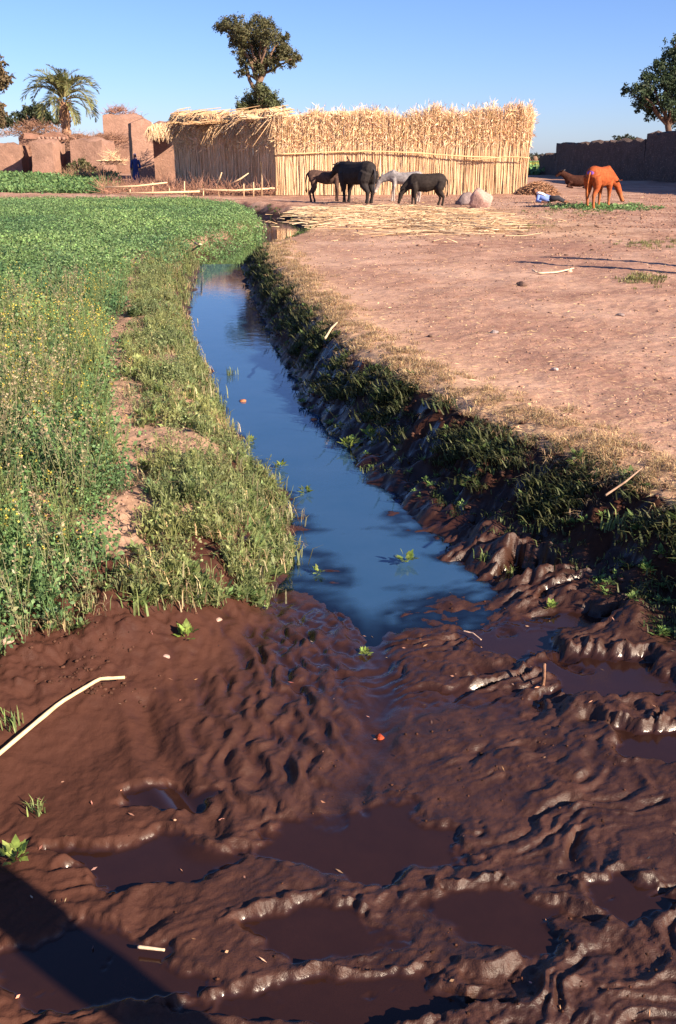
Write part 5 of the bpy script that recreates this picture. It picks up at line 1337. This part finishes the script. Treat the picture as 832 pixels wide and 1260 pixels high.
    mb = MB(); tube(mb, [(0, 0, -.03), (.002, 0, .03), (0, .003, .085)], [.0075, .007, .0065], 7, rgb(.26, .14, .09), jitter=.06)
    o = mb.build('peg', M_wood, None, True); o.location = (g[0], g[1], z); tag(o, 'short brown wooden peg stuck upright in the churned mud', 'peg')
    # litter of leaves and twigs on the mud
    mb = MB(); n = 150; y = rng.uniform(1.5, 4.8, n); x = rng.uniform(-.42, .42, n) * y
    k = (x > xl(y) - .4) & (x < xr(y)); x, y = x[k], y[k]; n = len(x)
    U = rdir(n, -.1, .35); quads_leaf(mb, np.stack([x, y, gz(x, y) + .004], -1), rdir(n, .5, 1), U, rng.uniform(.008, .028, n), rng.uniform(.002, .008, n), jit(rgb(.42, .24, .15), n, .35))
    tag(mb.build('leaf_litter', M_straw), 'tiny dry leaves and twig bits lying on the wet mud', 'litter', kind='stuff')
    # sprouts one can point at, in the water and on the mud
    for i, (px, py, s, kind, lab) in enumerate([(500, 693, .95, 0, 'bright green leafy sprout standing alone in shallow water at centre'), (449, 806, .45, 0, 'tiny green sprout on rippled mud below the channel mouth'),
        (345, 577, .85, 0, 'green sprout at the left waterline by the first mud bars'), (376, 608, .7, 0, 'yellowish sprout in the water beside the left bank weeds'), (392, 706, .5, 0, 'low sprout on mud at the tip of the weedy bank'),
        (655, 655, .7, 1, 'grass tuft on wet mud below the shaded bank'), (595, 690, .7, 1, 'grass tuft on the mud bar right of the lone sprout'), (630, 685, .6, 1, 'small grass tuft between the mud bars at right'),
        (540, 580, .7, 1, 'grass tuft at the foot of the right bank by the water'), (678, 755, .55, 0, 'small sprout beside the narrow blue puddle'), (430, 500, 1.4, 0, 'pale green weed at the foot of the right bank, nearest of two'),
        (455, 470, 1.2, 0, 'pale green weed on the right bank foot, farther of two'), (285, 462, 1.0, 1, 'thin weed growing out of the blue water'), (230, 785, .75, 0, 'creeping green seedling on the mud below the weeds'),
        (172, 745, 1.15, 1, 'grey green grass tuft at the field corner above the mud'), (45, 1000, .6, 1, 'thin grass blades at the left edge of the mud'), (20, 1062, .8, 0, 'pale weed at the left edge above the dark shadow'),
        (12, 885, .8, 1, 'grass tuft at the left edge beside the bent cane'), (308, 545, .7, 0, 'small green weed on the left waterline above the bars'), (760, 600, 1.2, 1, 'dark grass tuft low on the shaded bank at right')]):
        z = -.4
        for _ in range(8): g = onz(px, py, z); z = max(float(gz(g[0], g[1])[0]), ZW)
        v, c, q, t_ = p_rosette(20, .065, rgb(.22, .30, .07), .42, .7) if kind == 0 else p_grass(22, .10, rgb(.20, .26, .09), .05, .0035)
        o = link('sprout' if kind == 0 else 'grass_tuft', np_mesh('sprout', v * s, q, t_, M_leaf, c)); o.location = (g[0], g[1], z - .004)
        tag(o, lab, 'plant', 'plants in the ditch')
    # unseen posts, added outside the frame to cast shadows into it
    for i, (x, y, h, r, lab) in enumerate([(1.46, .28, 1.75, .08, 'unseen thick post added to cast the shadow across the lower left mud'), (6.35, 13.45, 2.0, .11, 'unseen pole added to cast a long shadow on the yard, farther of two'), (5.75, 12.7, 2.0, .09, 'unseen pole added to cast a long shadow on the yard, nearer of two')]):
        mb = MB(); zs = np.linspace(-.2, h, 9); tube(mb, np.stack([.02 * np.sin(zs * 2 + i), .015 * np.cos(zs * 3), zs], -1), [r * (1.05 - .12 * z / h) for z in zs], 10, rgb(.30, .20, .13), jitter=.06)
        put('shadow_post', mb.mesh('shadow_post', M_wood, True), x, y, lab, 'post', 0, 'unseen posts added for their shadows')
build_yard()
